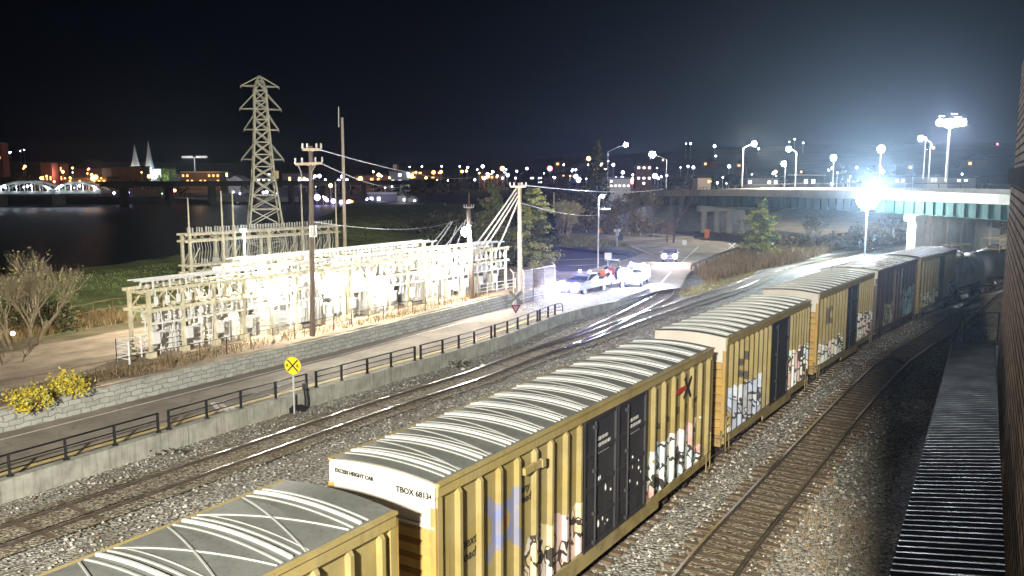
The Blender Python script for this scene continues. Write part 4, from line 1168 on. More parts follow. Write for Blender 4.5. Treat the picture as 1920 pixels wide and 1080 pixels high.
# rear high portal with masts
P0, P1 = at(360, 536, .35), at(633, 506, .35)
dd = P1-P0; PL = math.hypot(dd.x, dd.y); pa = math.atan2(dd.y, dd.x)
o = thing('gantry', 'tall rear gantry of cream columns with thin masts and rows of insulators', 'substation frame', P0, pa)
scp = lambda f_: (P0.y+(P1.y-P0.y)*f_)/1600
Hp = 5.0
for f_, mast in ((0,8.4),(.2,9.0),(.27,9.2),(.5,0),(.74,9.6),(.82,9.6),(1.0,9.8)):
    x = PL*f_; c = MB()
    for y in (0, 1.4): c.bar((x,y,-.5),(x,y,Hp),.26)
    c.bar((x,0,Hp-.2),(x,1.4,Hp-.2),.16)
    c.build('column', M['buscream'], o)
    if mast: MB().tube([(x,0,Hp),(x,0,mast)],[.1,.05],6).build('mast', M['buscream'], o)
for y in (0,1.4):
    for z in (Hp-.1, Hp-.75, 1.9, 1.2):
        MB().bar((-.5,y,z),(PL+.5,y,z),.16,.2).build('beam', M['buscream'], o)
    tr = MB(); n = 20
    for k in range(n):
        xa, xb = PL*k/n, PL*(k+1)/n
        tr.bar((xa,y,1.2 if k%2 else 1.9),(xb,y,1.9 if k%2 else 1.2),.06); tr.bar((xa,y,Hp-.1 if k%2 else Hp-.75),(xb,y,Hp-.75 if k%2 else Hp-.1),.06)
    for k in (0,2,5,7): tr.bar((PL*k/8,y,2.0),(PL*k/8+1.0,y,3.6),.09)
    tr.build('lattice', M['buscream'], o)
for r, y in enumerate((.25,.7,1.15)):
    for k in range(18): ins_part(o, M['porc'], (PL*(k+.5)/18, y, Hp), .55, .11)
    dr = MB()
    for k in range(20):
        x = PL*(k+.5)/20; dr.tube([(x,y,Hp-.8),(x+.15,y,3.4),(x-.1,y,2.0)],.028,4)
    dr.build('drop_lead', M['porc'], o)
    for k in range(14): ins_part(o, M['porc'], (PL*(k+.5)/14, y, 1.95), .5, .12)
# ------------------------------------------------------------------ lattice transmission tower
def lattice_tower(label, px, ytop, ybase, z0):
    p = at(px, ybase, z0); sc = p.y*.995/1600; o = thing('lattice_tower', label, 'transmission tower', p, .38)
    H = (ybase-ytop)*sc
    def half(z):
        f = z/H                                   # half width along the legs
        hw = [(0,54),(.27,37),(.5,24),(.62,20),(.74,16),(.88,13.5),(.95,13),(1.0,1)]
        for (a, wa), (b, wb2) in zip(hw, hw[1:]):
            if f <= b: return (wa+(wb2-wa)*(f-a)/(b-a))*sc*.8
        return 1.5*sc
    lv = [0,.1,.19,.27,.35,.42,.5,.56,.62,.68,.74,.79,.84,.88,.93,.975,1.0]
    C4 = ((-1,-1),(1,-1),(1,1),(-1,1))
    for (cx, cy) in C4:
        mb = MB()
        for a, b in zip(lv, lv[1:]):
            mb.bar((cx*half(a*H),cy*half(a*H),a*H),(cx*half(b*H),cy*half(b*H),b*H),.16)
        mb.build('leg', M['tower'], o)
    br_ = MB()
    for a, b in zip(lv[:-2], lv[1:-1]):
        for i in range(4):
            c0, c1 = C4[i], C4[(i+1)%4]; ha, hb = half(a*H), half(b*H)
            br_.bar((c0[0]*ha,c0[1]*ha,a*H),(c1[0]*hb,c1[1]*hb,b*H),.1); br_.bar((c1[0]*ha,c1[1]*ha,a*H),(c0[0]*hb,c0[1]*hb,b*H),.1)
            br_.bar((c0[0]*hb,c0[1]*hb,b*H),(c1[0]*hb,c1[1]*hb,b*H),.1)
    br_.build('bracing', M['tower'], o)
    for zf, ww in ((.95,34),(.84,37),(.74,31),(.595,38)):
        z = zf*H; h = half(z); wv_ = ww*sc; mb = MB()
        for s in (-1,1):
            tip = Vector((s*wv_,0,z))
            for sy in (-1,1):
                mb.bar((s*h,sy*h,z),tip,.12); up = min(H*.998, z+.075*H); hu = half(up)
                mb.bar((s*hu,sy*hu,up),tip,.1)
            m_ = .55; mb.bar((s*(h+(wv_-h)*m_),-h*(1-m_),z),(s*(h+(wv_-h)*m_),h*(1-m_),z),.07)
        mb.build('cross_arm', M['tower'], o)
        for s in (-1,1):
            i_ = MB(); i_.lathe([(.03,0)]+[q for k in range(2) for q in ((.05,-.06-k*.1),(.03,-.1-k*.1))],6,(s*wv_,0,z-.05),'z'); i_.build('insulator_string', M['wire'], o)
    MB().box((half(.52*H)+.2,0,.52*H),(.6,.4,.8)).build('junction_box', M['paint_yel'], o)
    return o
lattice_tower('tall steel lattice transmission tower rising behind the substation', 501, 147, 522, -.2)
# ------------------------------------------------------------------ poles
def pole(label, px, ybase, ytop, z0, r0, r1, mat, name='utility_pole', xtop=None, arms=()):
    p = at(px, ybase, z0); sc = p.y*.995/1600; H = (ybase-ytop)*sc; dx = 0 if xtop is None else (xtop-px)*sc
    o = thing(name, label, 'utility pole', p); tp = Vector((dx,0,H))
    MB().tube([(0,0,-.4),tp*.5,tp],[r0,(r0+r1)/2,r1],10).build('pole_shaft', mat, o, smooth=True)
    for (yy, x0, x1, dy) in arms:
        z = (ybase-yy)*sc; xm = dx*z/H
        a = MB(); a.bar((xm+x0*sc,-.1,z+dy*sc),(xm+x1*sc,-.1,z-dy*sc),.12,.14)
        a.bar((xm+x0*sc*.6,-.1,z),(xm,-.05,z-4*sc),.05); a.bar((xm+x1*sc*.6,-.1,z),(xm,-.05,z-4*sc),.05)
        a.build('crossarm', M['palewood'], o)
        i_ = MB()
        for k in (0,.25,.75,1.0): ins(i_, (xm+(x0+(x1-x0)*k)*sc, -.1, z+dy*sc*(1-2*k)+.07), .28, .08)
        i_.build('insulator', M['porc'], o)
    return o, p, sc
wp, wpp, wps = pole('brown wooden utility pole standing among the front bus frames', 586, 640, 270, 1.3, .17, .12, M['wood'], xtop=594, arms=((277,-14,20,0),(303,-28,22,-1)))
tb = MB(); tb.lathe([(.05,-.35),(.2,-.33),(.2,.33),(.05,.35)],10,(.3,-.25,(640-428)*wps),'z'); tb.build('pole_transformer', M['galv'], wp)
mb = MB()
for s in (-1,1): mb.tube([(s*18*wps,0,(640-302)*wps),(s*10*wps,-.2,(640-318)*wps),(s*9*wps,-.2,(640-335)*wps)],.04,5)
mb.build('jumper_wire', M['wire'], wp)
pole('tall pale wooden pole with a whip mast on top, behind the gantry', 648, 510, 222, .2, .22, .15, M['palewood'], xtop=649)
b_ = at(648, 510, .2); s_ = b_.y*.995/1600
o_ = bpy.data.objects['utility_pole.001']; MB().tube([(-5*s_,-.2,(510-240)*s_),(-4.5*s_,-.2,(510-203)*s_)],[.07,.05],6).build('whip_mast', M['galv'], o_)
cp_, cpp, cps = pole('pale pole with side arms where the cable bundles fan out', 975, 560, 341, .9, .2, .15, M['palewood'], xtop=974, arms=((348,-18,12,0),))
lp_, lpp, lps = pole('short orange lit lamp pole in the substation yard', 887, 572, 392, 1.1, .2, .16, M['wood'], name='lamp_pole', xtop=879)
lz = (572-430)*lps
MB().tube([(-.1,0,lz+.4),(-.4,-.5,lz+.5),(-.45,-.9,lz+.35)],.035,6).build('lamp_arm', M['galv'], lp_)
MB().lathe([(.1,.2),(.22,.05),(.24,-.02),(.06,-.04)],10,(-.45,-1.0,lz+.1),'z').build('lamp_hood', M['galv'], lp_)
MB().ball((-.45,-1.0,lz-.02),.36,10).build('lamp_bulb', M['lamp_w'], lp_)
LAMP_POLE = lpp+Vector((-.45,-1.05,lz-.05))
pole('thin dark pole with short arms in front of the evergreens', 880, 500, 362, .3, .13, .1, M['bark'], arms=((388,-9,9,0),))
pole('plain thin post standing before the yellow lit bush', 1038, 452, 360, .3, .12, .1, M['palewood'])
# thick cables fanning from the pale pole and beyond the lamp
def cable(label, a, b, r=.05, sag=.3, group='cables in the substation', mat=None):
    a, b = Vector(a), Vector(b); n = 10
    pts = [a.lerp(b, k/n)-Vector((0,0,sag*4*(k/n)*(1-k/n))) for k in range(n+1)]
    o = MB().tube([q-a for q in pts], r, 6).build('power_cable', mat or M['palecon'], None, a); tag(o, label, 'cable', group)
topc = cpp+Vector((-.1,0,(560-352)*cps))
for k, (x, y, d) in enumerate(((868,489,66),(886,483,67),(897,482,67.5),(926,481,69))):
    cable('thick pale cable from the pale pole down to the bus frame, %s of four' % ['lowest','second lowest','third','steepest'][k], topc+Vector((-.22+.06*k,0,-.3*k)), atd(x, y, d), .06, .12)
for k, (x0, y0, x1, y1) in enumerate(((845,415,778,492),(848,416,795,490),(856,424,830,487),(868,418,812,488),(873,412,846,486))):
    cable('thin pale cable sloping behind the lamp pole, %s of five' % ['first','second','third','fourth','fifth'][k], atd(x0, y0, 78), atd(x1, y1, 69), .045, .1)
cable('overhead wire from the pale pole towards the overpass', topc+Vector((.3,0,.3)), atd(1245, 354, 165), .05, .6, 'overhead wires', M['wire'])
cable('lower overhead wire from the pale pole towards the lamp post', topc+Vector((.1,0,-1.1)), atd(1130, 402, 120), .03, .5, 'overhead wires', M['wire'])
wt_ = wpp+Vector((0,-.1,(640-302)*wps))
cable('upper overhead wire running from the wooden pole', wt_+Vector((.6,0,.8)), atd(900, 330, 170), .03, 1.0, 'overhead wires', M['wire'])
cable('middle overhead wire running from the wooden pole', wt_+Vector((.8,0,0)), atd(760, 350, 120), .03, .6, 'overhead wires', M['wire'])
cable('low overhead wire passing behind the tall pale pole', wt_+Vector((.2,0,-3.3)), atd(860, 412, 110), .03, .8, 'overhead wires', M['wire'])
# fences
def post_fence(label, pts, h, step, pm, rm, rails=(1.0,), r=.035, arm=False, name='chain_link_fence', mesh=None):
    o = thing(name, label, 'fence', pts[0]); q = [p_-pts[0] for p_ in pts]
    for a, b in zip(q, q[1:]):
        n = max(1, int(round((b-a).length/step)))
        for k in range(n+1):
            c = a.lerp(b, k/n); w_ = MB().tube([c+Vector((0,0,-.3)), c+Vector((0,0,h))], r, 6)
            if arm: w_.tube([c+Vector((0,0,h)), c+Vector((-.28,-.1,h+.32))], r, 6)
            w_.build('post', pm, o)
        for f_ in rails: MB().tube([a+Vector((0,0,h*f_)), b+Vector((0,0,h*f_))], r*.55, 5).build('rail', rm, o)
        if mesh:
            w_ = MB(); L_ = (b-a).length; n2 = int(L_/.33)
            for k in range(n2):
                for s in (0, 1):
                    f0, f1 = k/n2, min(1, (k+h/.33*.9)/n2)
                    ff = (f1-f0)
                    w_.bar(a.lerp(b, f0)+Vector((0,0,.02+(h-.05)*s)), a.lerp(b, f1)+Vector((0,0,.02+(h-.05)*(1-s) if f1 < 1 else .02+(h-.05)*abs(s-ff/(h/.33*.9/n2)))), .012)
            w_.build('wire_mesh', mesh, o)
    return o
post_fence('tall chain link fence with outward arms at the yard end', [at(963,566,.9), at(1000,556,.9), at(1040,547,.9)], 2.3, 1.5, M['palewood'], M['galv'], (1.0,.02), .05, True, mesh=M['galv'])
gs = lambda y, d=1.0: Vector((xs(y)-d, y, tz(xs(y)-d, y)))
post_fence('thin dark wire fence on the bank above the stone wall', [gs(34,.9), gs(44), gs(52), gs(60)], .9, 1.6, M['bark'], M['bark'], (1.0,.55), .03)
post_fence('old rusty rail fence below the grassy river bank', [at(15,633,.5), at(95,617,.5), at(212,590,.5), at(300,582,.5)], 1.2, 2.0, M['straw'], M['straw'], (1.0,.5), .04)
# yard lamps on masts; street side ones unseen, added to light the fronts
def yard_lamp(label, p, H, power, col=(1,.93,.78)):
    o = thing('yard_lamp', label, 'flood lamp', p, 0, 'yard lamps')
    MB().tube([(0,0,-.2),(0,0,H)],.05,6).build('mast', M['galv'], o)
    MB().box((0,-.1,H+.05),(.45,.3,.12)).build('lamp_housing', M['galv'], o)
    MB().box((0,-.12,H-.04),(.36,.22,.04)).build('lamp_lens', M['lamp_y'], o)
    point('yard_light', (p.x, p.y-.12, p.z+H-.2), power, col, .2)
for lb, u, w, H, e in (('flood lamp on a mast over the big white transformer', 14.8, 2.2, 3.0, 3000), ('flood lamp on a mast just before the control house', 20.6, 2.0, 3.0, 2600), ('flood lamp on a mast past the control house', 32.0, 2.0, 2.9, 800), ('flood lamp on a mast over the first bus bays', 8.5, 2.2, 4.0, 1300), ('flood lamp on a mast among the rear bus frames', 19.0, 9.0, 6.0, 15000), ('added unseen lamp on a short mast by the street side, before the wooden pole', 11.8, -.25, 2.7, 2000), ('added unseen lamp on a short mast by the street side, just past the wooden pole', 18.6, -.25, 2.5, 2200), ('added unseen lamp on a short mast by the street side, below the control house', 25.0, -.25, 2.5, 1300), ('added unseen lamp on a short mast by the street side, past the control house', 33.0, -.25, 2.6, 350)):
    p = yard(u*US, w); p.z = tz(p.x, p.y); yard_lamp(lb, p, H, e)
p = at(25, 640, .6); o = thing('yard_lamp', 'small round white lamp glowing below the leafless shrub', 'lamp', p)
MB().tube([(0,0,-.2),(0,0,.45)],.03,6).build('mast', M['galv'], o); MB().ball((0,0,.5),.14,8).build('lamp_bulb', emit('small_lamp', (1,.9,.95), 8), o)
# ------------------------------------------------------------------ overpass
DK = [(1200,360,190),(1240,357,172),(1350,355,151),(1480,355.5,134),(1620,357,119),(1730,359.5,109),(1900,365,95),(2150,372,80)]   # pixel x, near parapet top y, distance
dk = spline([atd(x, y, d) for x, y, d in DK], 3)
o = thing('overpass', 'long road overpass with concrete parapet and green steel girders', 'bridge', dk[0])
q = [p-dk[0] for p in dk]
def sweep(mb, line, prof, m=0):
    """prof: (offset away from the camera side, dz) loop swept along line"""
    n = len(prof); base = len(mb.v)
    for i, p in enumerate(line):
        t_ = line[min(i+1, len(line)-1)]-line[max(i-1, 0)]; t_.z = 0; t_.normalize(); nn = Vector((-t_.y, t_.x, 0))
        for (u, w) in prof: mb.v.append(tuple(p+nn*u+Vector((0,0,w))))
    for i in range(len(line)-1):
        for e in range(n): mb.f.append((base+i*n+e, base+i*n+(e+1)%n, base+(i+1)*n+(e+1)%n, base+(i+1)*n+e)); mb.m.append(m)
    mb.f += [tuple(base+k for k in reversed(range(n))), tuple(base+(len(line)-1)*n+k for k in range(n))]; mb.m += [m, m]
mb = MB(); sweep(mb, q, [(0,-1.15),(0,0),(.28,0),(.34,-.75),(.34,-1.15)]); mb.build('near_parapet', M['deckcon'], o)
mb = MB(); sweep(mb, q, [(13.2,-.9),(13.2,.25),(13.5,.25),(13.5,-.9)]); mb.build('far_parapet', M['palecon'], o)
mb = MB(); sweep(mb, q, [(.345,-1.15),(.345,-.86),(13.19,-.86),(13.19,-1.15)]); mb.build('deck_slab', M['paleroad'], o)
for k in range(5):
    mb = MB(); u = .5+k*3.05; sweep(mb, q, [(u-.25,-2.95),(u-.25,-2.88),(u-.03,-2.88),(u-.03,-1.26),(u-.25,-1.26),(u-.25,-1.155),(u+.25,-1.155),(u+.25,-1.26),(u+.03,-1.26),(u+.03,-2.88),(u+.25,-2.88),(u+.25,-2.95)])
    if k == 0:
        for i in range(0, len(q)-1):
            for f_ in (0, .5):
                p = q[i].lerp(q[i+1], f_); t_ = (q[i+1]-q[i]).normalized(); nn = Vector((-t_.y, t_.x, 0))
                mb.box(tuple(p+nn*(u-.14)+Vector((0,0,-2.07))), (.05,.2,1.6), math.atan2(t_.y, t_.x))
    mb.build('girder', M['green'], o)
# railing on the far parapet
mb = MB(); sweep(mb, [p for p in q], [(13.3,.85),(13.3,.92),(13.37,.92),(13.37,.85)]); 
for i in range(0, len(q), 1):
    t_ = (q[min(i+1,len(q)-1)]-q[max(i-1,0)]).normalized(); nn = Vector((-t_.y, t_.x, 0)); p = q[i]+nn*13.33
    mb.bar(p+Vector((0,0,.2)), p+Vector((0,0,.9)), .08)
mb.build('bridge_rail', M['bark'], o)
def pier(label, i_px, d, n, w_px=None, cap=True, wall=False):
    pass
def deck_at(px):
    best = min(dk, key=lambda p: abs(960+F*p.x/(p.y*_c-(p.z-CH)*_s)-px)); i = dk.index(best)
    t_ = dk[min(i+1,len(dk)-1)]-dk[max(i-1,0)]; t_.z = 0; t_.normalize()
    return best, t_, Vector((-t_.y, t_.x, 0))
# main pier with a bright end column and fluted wall
b, t_, nn = deck_at(1745); zt = b.z-2.97
po = thing('bridge_pier', 'tall pale hammerhead pier of the overpass beside the railway tracks', 'bridge pier', (b.x, b.y, 0))
ra = math.atan2(nn.y, nn.x)
def lp(u, w, z): return (nn*u+t_*w+Vector((0,0,z)))
MB().box(tuple(lp(.4,-1.2,zt*.43)), (1.4,1.5,zt*.86), ra).build('end_column', M['palecon'], po)
MB().box(tuple(lp(.2,-1.2,zt*.93)), (1.9,1.9,zt*.14-.01), ra).build('column_cap', M['palecon'], po)
mb = MB()
for k in range(5): mb.box(tuple(lp(2.4+k*2.3,-.3,zt*.43)), (1.5,1.3,zt*.86-.02), ra)
mb.box(tuple(lp(6.8,-.3,zt*.4)), (11,.9,zt*.8), ra); mb.build('pier_wall', M['palecon'], po)
MB().box(tuple(lp(7.4,-.3,zt*.93)), (12.2,1.6,zt*.14-.01), ra).build('pier_cap', M['palecon'], po)
# column bent near the bank
b, t_, nn = deck_at(1322); zt = b.z-2.97
for lb, px in (('row of round concrete columns under the overpass beside the orange sign', 1322),):
    bo = thing('bridge_bent', lb, 'bridge pier', (b.x, b.y, -.5)); 
    for k in range(5):
        c = nn*(.8+k*2.7)-t_*0; MB().tube([(c.x,c.y,-.5),(c.x,c.y,zt-.55+.5)],.55,12).build('column', M['palecon'], bo, smooth=True)
    c = nn*6.4; MB().box((c.x,c.y,zt+.0),(13.6,1.2,1.05), math.atan2(nn.y,nn.x)).build('cap_beam', M['palecon'], bo)
# bank under the overpass end, with paved slope strips
b0, t0, n0 = deck_at(1215); b1, t1, n1 = deck_at(1250); b2, t2, n2 = deck_at(1300)
bk = [Vector((b0.x,b0.y,0))-n0*13, Vector((b2.x,b2.y,0))-n2*1.5]
top = [Vector((b0.x,b0.y,b0.z-3.0)), Vector((b1.x,b1.y,b1.z-3.05))]
mb = MB()
L0, L1_ = bk[0], bk[1]
def quadgrid(mb, a, b, c, d, n, m=0, jit=0.0):
    base = len(mb.v)
    for i in range(n+1):
        for j in range(n+1):
            p = a.lerp(b, i/n).lerp(d.lerp(c, i/n), j/n); mb.v.append((p.x, p.y, p.z+RN.uniform(-jit, jit)))
    for i in range(n):
        for j in range(n):
            k = base+i*(n+1)+j; mb.f.append((k, k+n+1, k+n+2, k+1)); mb.m.append(m)
far0, far1 = top[0]+n0*15, top[1]+n1*15
quadgrid(mb, L0, L1_, top[1], top[0], 10, 0, .1); quadgrid(mb, L1_, L1_+n1*17, far1, top[1], 10, 0, .08); quadgrid(mb, L0+Vector((-30,6,0)), L0, top[0], top[0]+Vector((-30,6,-1)), 10, 1, .25)
tag(mb.build('embankment', [M['concrete'], M['dry']]), kind='structure')
mb = MB(); quadgrid(mb, top[0]-t0*3, top[1], far1, far0-t0*3, 4, 0); tag(mb.build('embankment', M['dry']), kind='structure')
# ------------------------------------------------------------------ lamp posts along the overpass and beyond
STREET = []
def lamp_post(label, base, H, arm, col=(.72,.74,1), power=900, bulb='lamp_w', r=.3, name='street_lamp', group='lamp posts on and by the overpass', heads=None, light=True, pr=.09):
    """arm: vector from the pole top to the lamp head"""
    o = thing(name, label, 'street lamp', base, 0, group)
    MB().tube([(0,0,0),(0,0,H)],[pr*1.3,pr*.8],8).build('pole', M['galv'], o)
    a = Vector(arm)
    for s in (heads or [1]):
        e = Vector((0,0,H))+Vector((a.x*s, a.y*s, a.z))
        if a.length > .3: MB().tube([(0,0,H-.1), Vector((0,0,H)).lerp(e,.5)+Vector((0,0,.12)), e],.05,6).build('lamp_arm', M['galv'], o)
        MB().box(tuple(e+Vector((0,0,r*.8+.06))), (.7,.35,.12)).build('lamp_head', M['galv'], o)
        MB().ball(tuple(e), r, 8).build('lamp_bulb', M[bulb], o)
        if light:
            w_ = Vector(base)+e; point('lamp_light', (w_.x, w_.y, w_.z-r-.15), power, col, r)
def px_lamp(label, px_base, y_base, px_top, y_top, y_lamp, x_lamp, d, **kw):
    b = atd(px_base, y_base, d); sc = d*1.0/1600
    b = Vector((b.x, b.y, b.z))
    lamp_post(label, b, (y_base-y_top)*sc, ((x_lamp-px_top)*sc, 0, -(y_lamp-y_top)*sc), **kw)
px_lamp('lamp post on the overpass, its arm reaching over the dark conifer', 1139, 352, 1139, 285, 273, 1172, 205, r=.5)
px_lamp('lamp post behind the overpass end, glowing beside an orange lamp', 1249, 352, 1249, 300, 291, 1222, 185, r=.65, power=1400)
px_lamp('curved arm lamp post on the overpass above the round columns', 1391, 350, 1391, 279, 271, 1411, 155, r=.42, power=36000, col=(1,.88,.66))
px_lamp('lamp post on the overpass with its arm toward the conifer with bright branches', 1491, 352, 1491, 286, 281, 1476, 146, r=.42, power=11000, col=(1,.9,.72))
px_lamp('lamp post on the overpass nearest the high mast', 1741, 336, 1741, 267, 261, 1722, 132, r=.42, power=3000)
px_lamp('straight lamp post seen between the overpass lamp and the high mast', 1731, 336, 1731, 262, 262, 1729, 150, r=.25, light=False)
px_lamp('short twin lamp post behind the overpass deck', 1471, 352, 1471, 308, 308, 1468, 190, r=.55, light=False)
px_lamp('lamp post above the glare of the track flood lamp', 1561, 352, 1561, 298, 297, 1560, 185, r=.65, power=1200)
px_lamp('lamp post with stacked red glints behind it, right of the track flood lamp', 1648, 352, 1648, 283, 281, 1648, 170, r=.75, power=1500)
px_lamp('high mast with a ring of glaring lamps, tallest of all', 1774, 336, 1777, 234, 234, 1777, 150, r=.8, power=4200, pr=.2, name='high_mast_lamp')
hm = bpy.data.objects['high_mast_lamp']
spot('high_mast_beam', atd(1777, 240, 148.5), (20, 34, 0), 90000, (.82,.86,1), math.radians(46), .8, .6)
for sx in (-1.9, -.9, 1.1, 2.0):
    MB().ball((sx+.3, .2, (336-234)*150/1600+.1*abs(sx)), .62, 8).build('lamp_bulb', M['lamp_w'], hm)
for k, (x, y) in enumerate(((1760,226),(1783,222),(1790,228))): MB().box(((x-1774)*150/1600,.3,(336-y)*150/1600+.5),(.9,.4,.2)).build('lamp_head', M['galv'], hm)
px_lamp('thin double headed lamp post by the parking lot, before the dark trees', 1121, 502, 1122, 368, 368, 1130, 92, r=.14, power=4000, bulb='lamp_w', light=True, pr=.07)
b_ = at(1121,502,.3); o_ = [ob for ob in bpy.data.objects if ob.get('label','').startswith('thin double headed')][0]
s_ = 92/1600; MB().box((14*s_,0,(502-392)*s_),(.9,.35,.15)).bar((0,0,(502-392)*s_),(14*s_,0,(502-392)*s_),.05).build('lamp_head', M['galv'], o_)
# the glaring flood lamp by the tracks
p = at(1621, 482, .1); sc = p.y/1600
o = thing('track_flood_lamp', 'glaring white flood lamp on a pole beside the main track', 'flood lamp', p)
Hf = (482-372)*sc
MB().tube([(0,0,-.2),(0,0,Hf)],[.13,.09],8).build('pole', M['galv'], o)
MB().lathe([(.3,.4),(1.5,.25),(1.55,.02),(.3,.0)],24,(0,0,Hf+.1),'y').build('lamp_housing', M['galv'], o)
fl = emit('flood_glare', (.8,.95,1), 900)
for sx, sz_ in ((0,0),(.95,0),(-.95,0),(.48,.82),(-.48,.82),(.48,-.82),(-.48,-.82)): MB().ball((sx,-.3,Hf+.1+sz_),.56,10).build('lamp_lens', fl, o)  # lens cluster enlarged to stand in for the lamp's bloom
FLOOD = p+Vector((0,-1.6,Hf+.05))
spot('flood_beam', FLOOD, FLOOD+Vector((-22,-45,-5)), 100000, (.8,.93,1), math.radians(84), .7, .5)
spot('flood_halo_spot', FLOOD, (0, 0, 15), 950000, (.75,.92,1), math.radians(8), 1.0, .5)  # narrow cone added toward the camera, makes the lamp's halo
point('flood_spill', FLOOD+Vector((0,-.1,-.4)), 800, (.8,.93,1), .4)
point('lamp_pole_light', LAMP_POLE+Vector((0,-.1,-.7)), 5000, (1,.9,.78), .2)
# posts along the tracks
for lb, x, yb, yt in (('thin white signal post in front of the curved tracks', 1795, 470, 402), ('short white marker post beside the main track', 1611, 461, 451)):
    p = at(x, yb, .1); sc = p.y/1600; o = thing('marker_post', lb, 'post', p)
    MB().tube([(0,0,-.1),(0,0,(yb-yt)*sc)],.1,6).build('post_shaft', M['galv'], o); MB().box((0,-.1,(yb-yt)*sc*.93),(.4,.15,.5)).build('plate', M['white'], o)

# ------------------------------------------------------------------ vegetation
def tri(mb, c, s, m, rng):
    a = Vector((rng.gauss(0,1), rng.gauss(0,1), rng.gauss(0,.7))).normalized(); b = a.orthogonal().normalized()
    th = rng.uniform(0, 2*PI); b = (b*math.cos(th)+a.cross(b)*math.sin(th))
    c = Vector(c); mb.v += [tuple(c-a*s*.5-b*s*.22), tuple(c+a*s*.5), tuple(c-a*s*.3+b*s*.45)]
    n = len(mb.v); mb.f.append((n-3, n-2, n-1)); mb.m.append(m)
def conifer(label, p, H, R, mats, n=5200, seed=1, lean=0, base=.06, group=None, ragged=.45, leaf=.34, name='conifer_tree'):
    rng = random.Random(seed); o = thing(name, label, 'tree', p, 0, group)
    tk = MB(); tk.tube([(0,0,-.3),(lean*.5,0,H*.5),(lean,0,H*.97)],[H*.024,H*.015,.03],8)
    mb = MB(); tiers = int(H*2.4); per = n//(tiers*7)
    for i in range(tiers):
        f = base+(1-base)*(i+rng.uniform(-.3,.3))/tiers; f = min(.99, max(base, f))
        rr = R*(1-f)**.58*rng.uniform(1-ragged, 1.08)+.12
        for b in range(7):
            a = rng.uniform(0, 2*PI); l = rr*rng.uniform(.55, 1.1); z = H*f
            tip = Vector((lean*f+math.cos(a)*l, math.sin(a)*l, z-l*.12+rng.uniform(-.1,.25)))
            rt = Vector((lean*f,0,z-.1))
            tk.tube([rt, rt.lerp(tip,.9)],[.05,.015],3)
            m = 0 if rng.random() < .62 else 1
            for k in range(per):
                t_ = rng.uniform(.25, 1.05); w = .09*l*(1.1-t_*.4)+.06
                c = rt.lerp(tip, t_)+Vector((rng.gauss(0,w), rng.gauss(0,w), rng.gauss(0,w*.55)))
                tri(mb, c, leaf*rng.uniform(.6,1.3), m, rng)
    tk.build('trunk', M['bark'], o); mb.build('crown', [M[x] for x in mats], o)
    return o
def bare_tree(label, p, H, R, seed=1, mat='twig', depth=5, stems=1, leaves=None, nl=0, leaf=.2, name='bare_tree', cat='tree', group=None, spread=.55, r0=.13):
    rng = random.Random(seed); o = thing(name, label, cat, p, 0, group); mb = MB(); lf = MB(); tips = []
    def grow(a, d, l, r, k):
        b = a+d*l; mid = a.lerp(b,.5)+Vector((rng.gauss(0,l*.05),rng.gauss(0,l*.05),0))
        mb.tube([a, mid, b],[r,r*.85,r*.68],4 if k < 2 else 3, cap=False)
        if k >= depth: tips.append(b); return
        for j in range(rng.choice((2,3,3)) if k else 3):
            ax = Vector((rng.gauss(0,1),rng.gauss(0,1),rng.gauss(0,.35))).normalized()
            nd = (d+ax*spread*rng.uniform(.5,1.2)+Vector((0,0,.14))).normalized()
            grow(a.lerp(b, rng.uniform(.55,1.0)), nd, l*rng.uniform(.66,.86), r*.62, k+1)
    for s in range(stems):
        a = 2*PI*s/max(1,stems)+rng.uniform(0,1); d = Vector((math.cos(a)*.35*(stems>1), math.sin(a)*.35*(stems>1), 1)).normalized()
        grow(Vector((math.cos(a)*.15*(stems>1)*R, math.sin(a)*.15*(stems>1)*R, -.1)), d, H*.27, r0, 0)
    mb.build('branches', M[mat], o)
    if leaves:
        for k in range(nl):
            b = rng.choice(tips); tri(lf, b+Vector((rng.gauss(0,.25),rng.gauss(0,.25),rng.gauss(0,.25))), leaf*rng.uniform(.6,1.3), 0 if rng.random()<.6 else 1, rng)
        lf.build('foliage', [M[x] for x in leaves], o)
    return o
def bush(label, p, R, H, n, mats, seed=1, name='bush', group=None, leaf=.2, clumps=9, stems=True):
    rng = random.Random(seed); o = thing(name, label, 'bush', p, 0, group); mb = MB(); st = MB()
    cl = [(Vector((rng.gauss(0,.42)*R[0], rng.gauss(0,.42)*R[1], H*rng.uniform(.25,.72))), rng.uniform(.25,.5)) for _ in range(clumps)]
    for k in range(n):
        c, s = rng.choice(cl); q = c+Vector((rng.gauss(0,s*R[0]*.55),rng.gauss(0,s*R[1]*.55),rng.gauss(0,s*H*.45)))
        if q.z < .02: q.z = rng.uniform(.02,.3)
        tri(mb, q, leaf*rng.uniform(.6,1.4), 0 if rng.random()<.65 else 1, rng)
    for c, s in cl:
        for j in range(3): st.tube([(c.x*.4,c.y*.4,-.1), c+Vector((rng.gauss(0,.2),rng.gauss(0,.2),s*H*.6))],[.035,.012],3)
    st.build('stems', M['bark'], o); mb.build('foliage', [M[x] for x in mats], o); return o
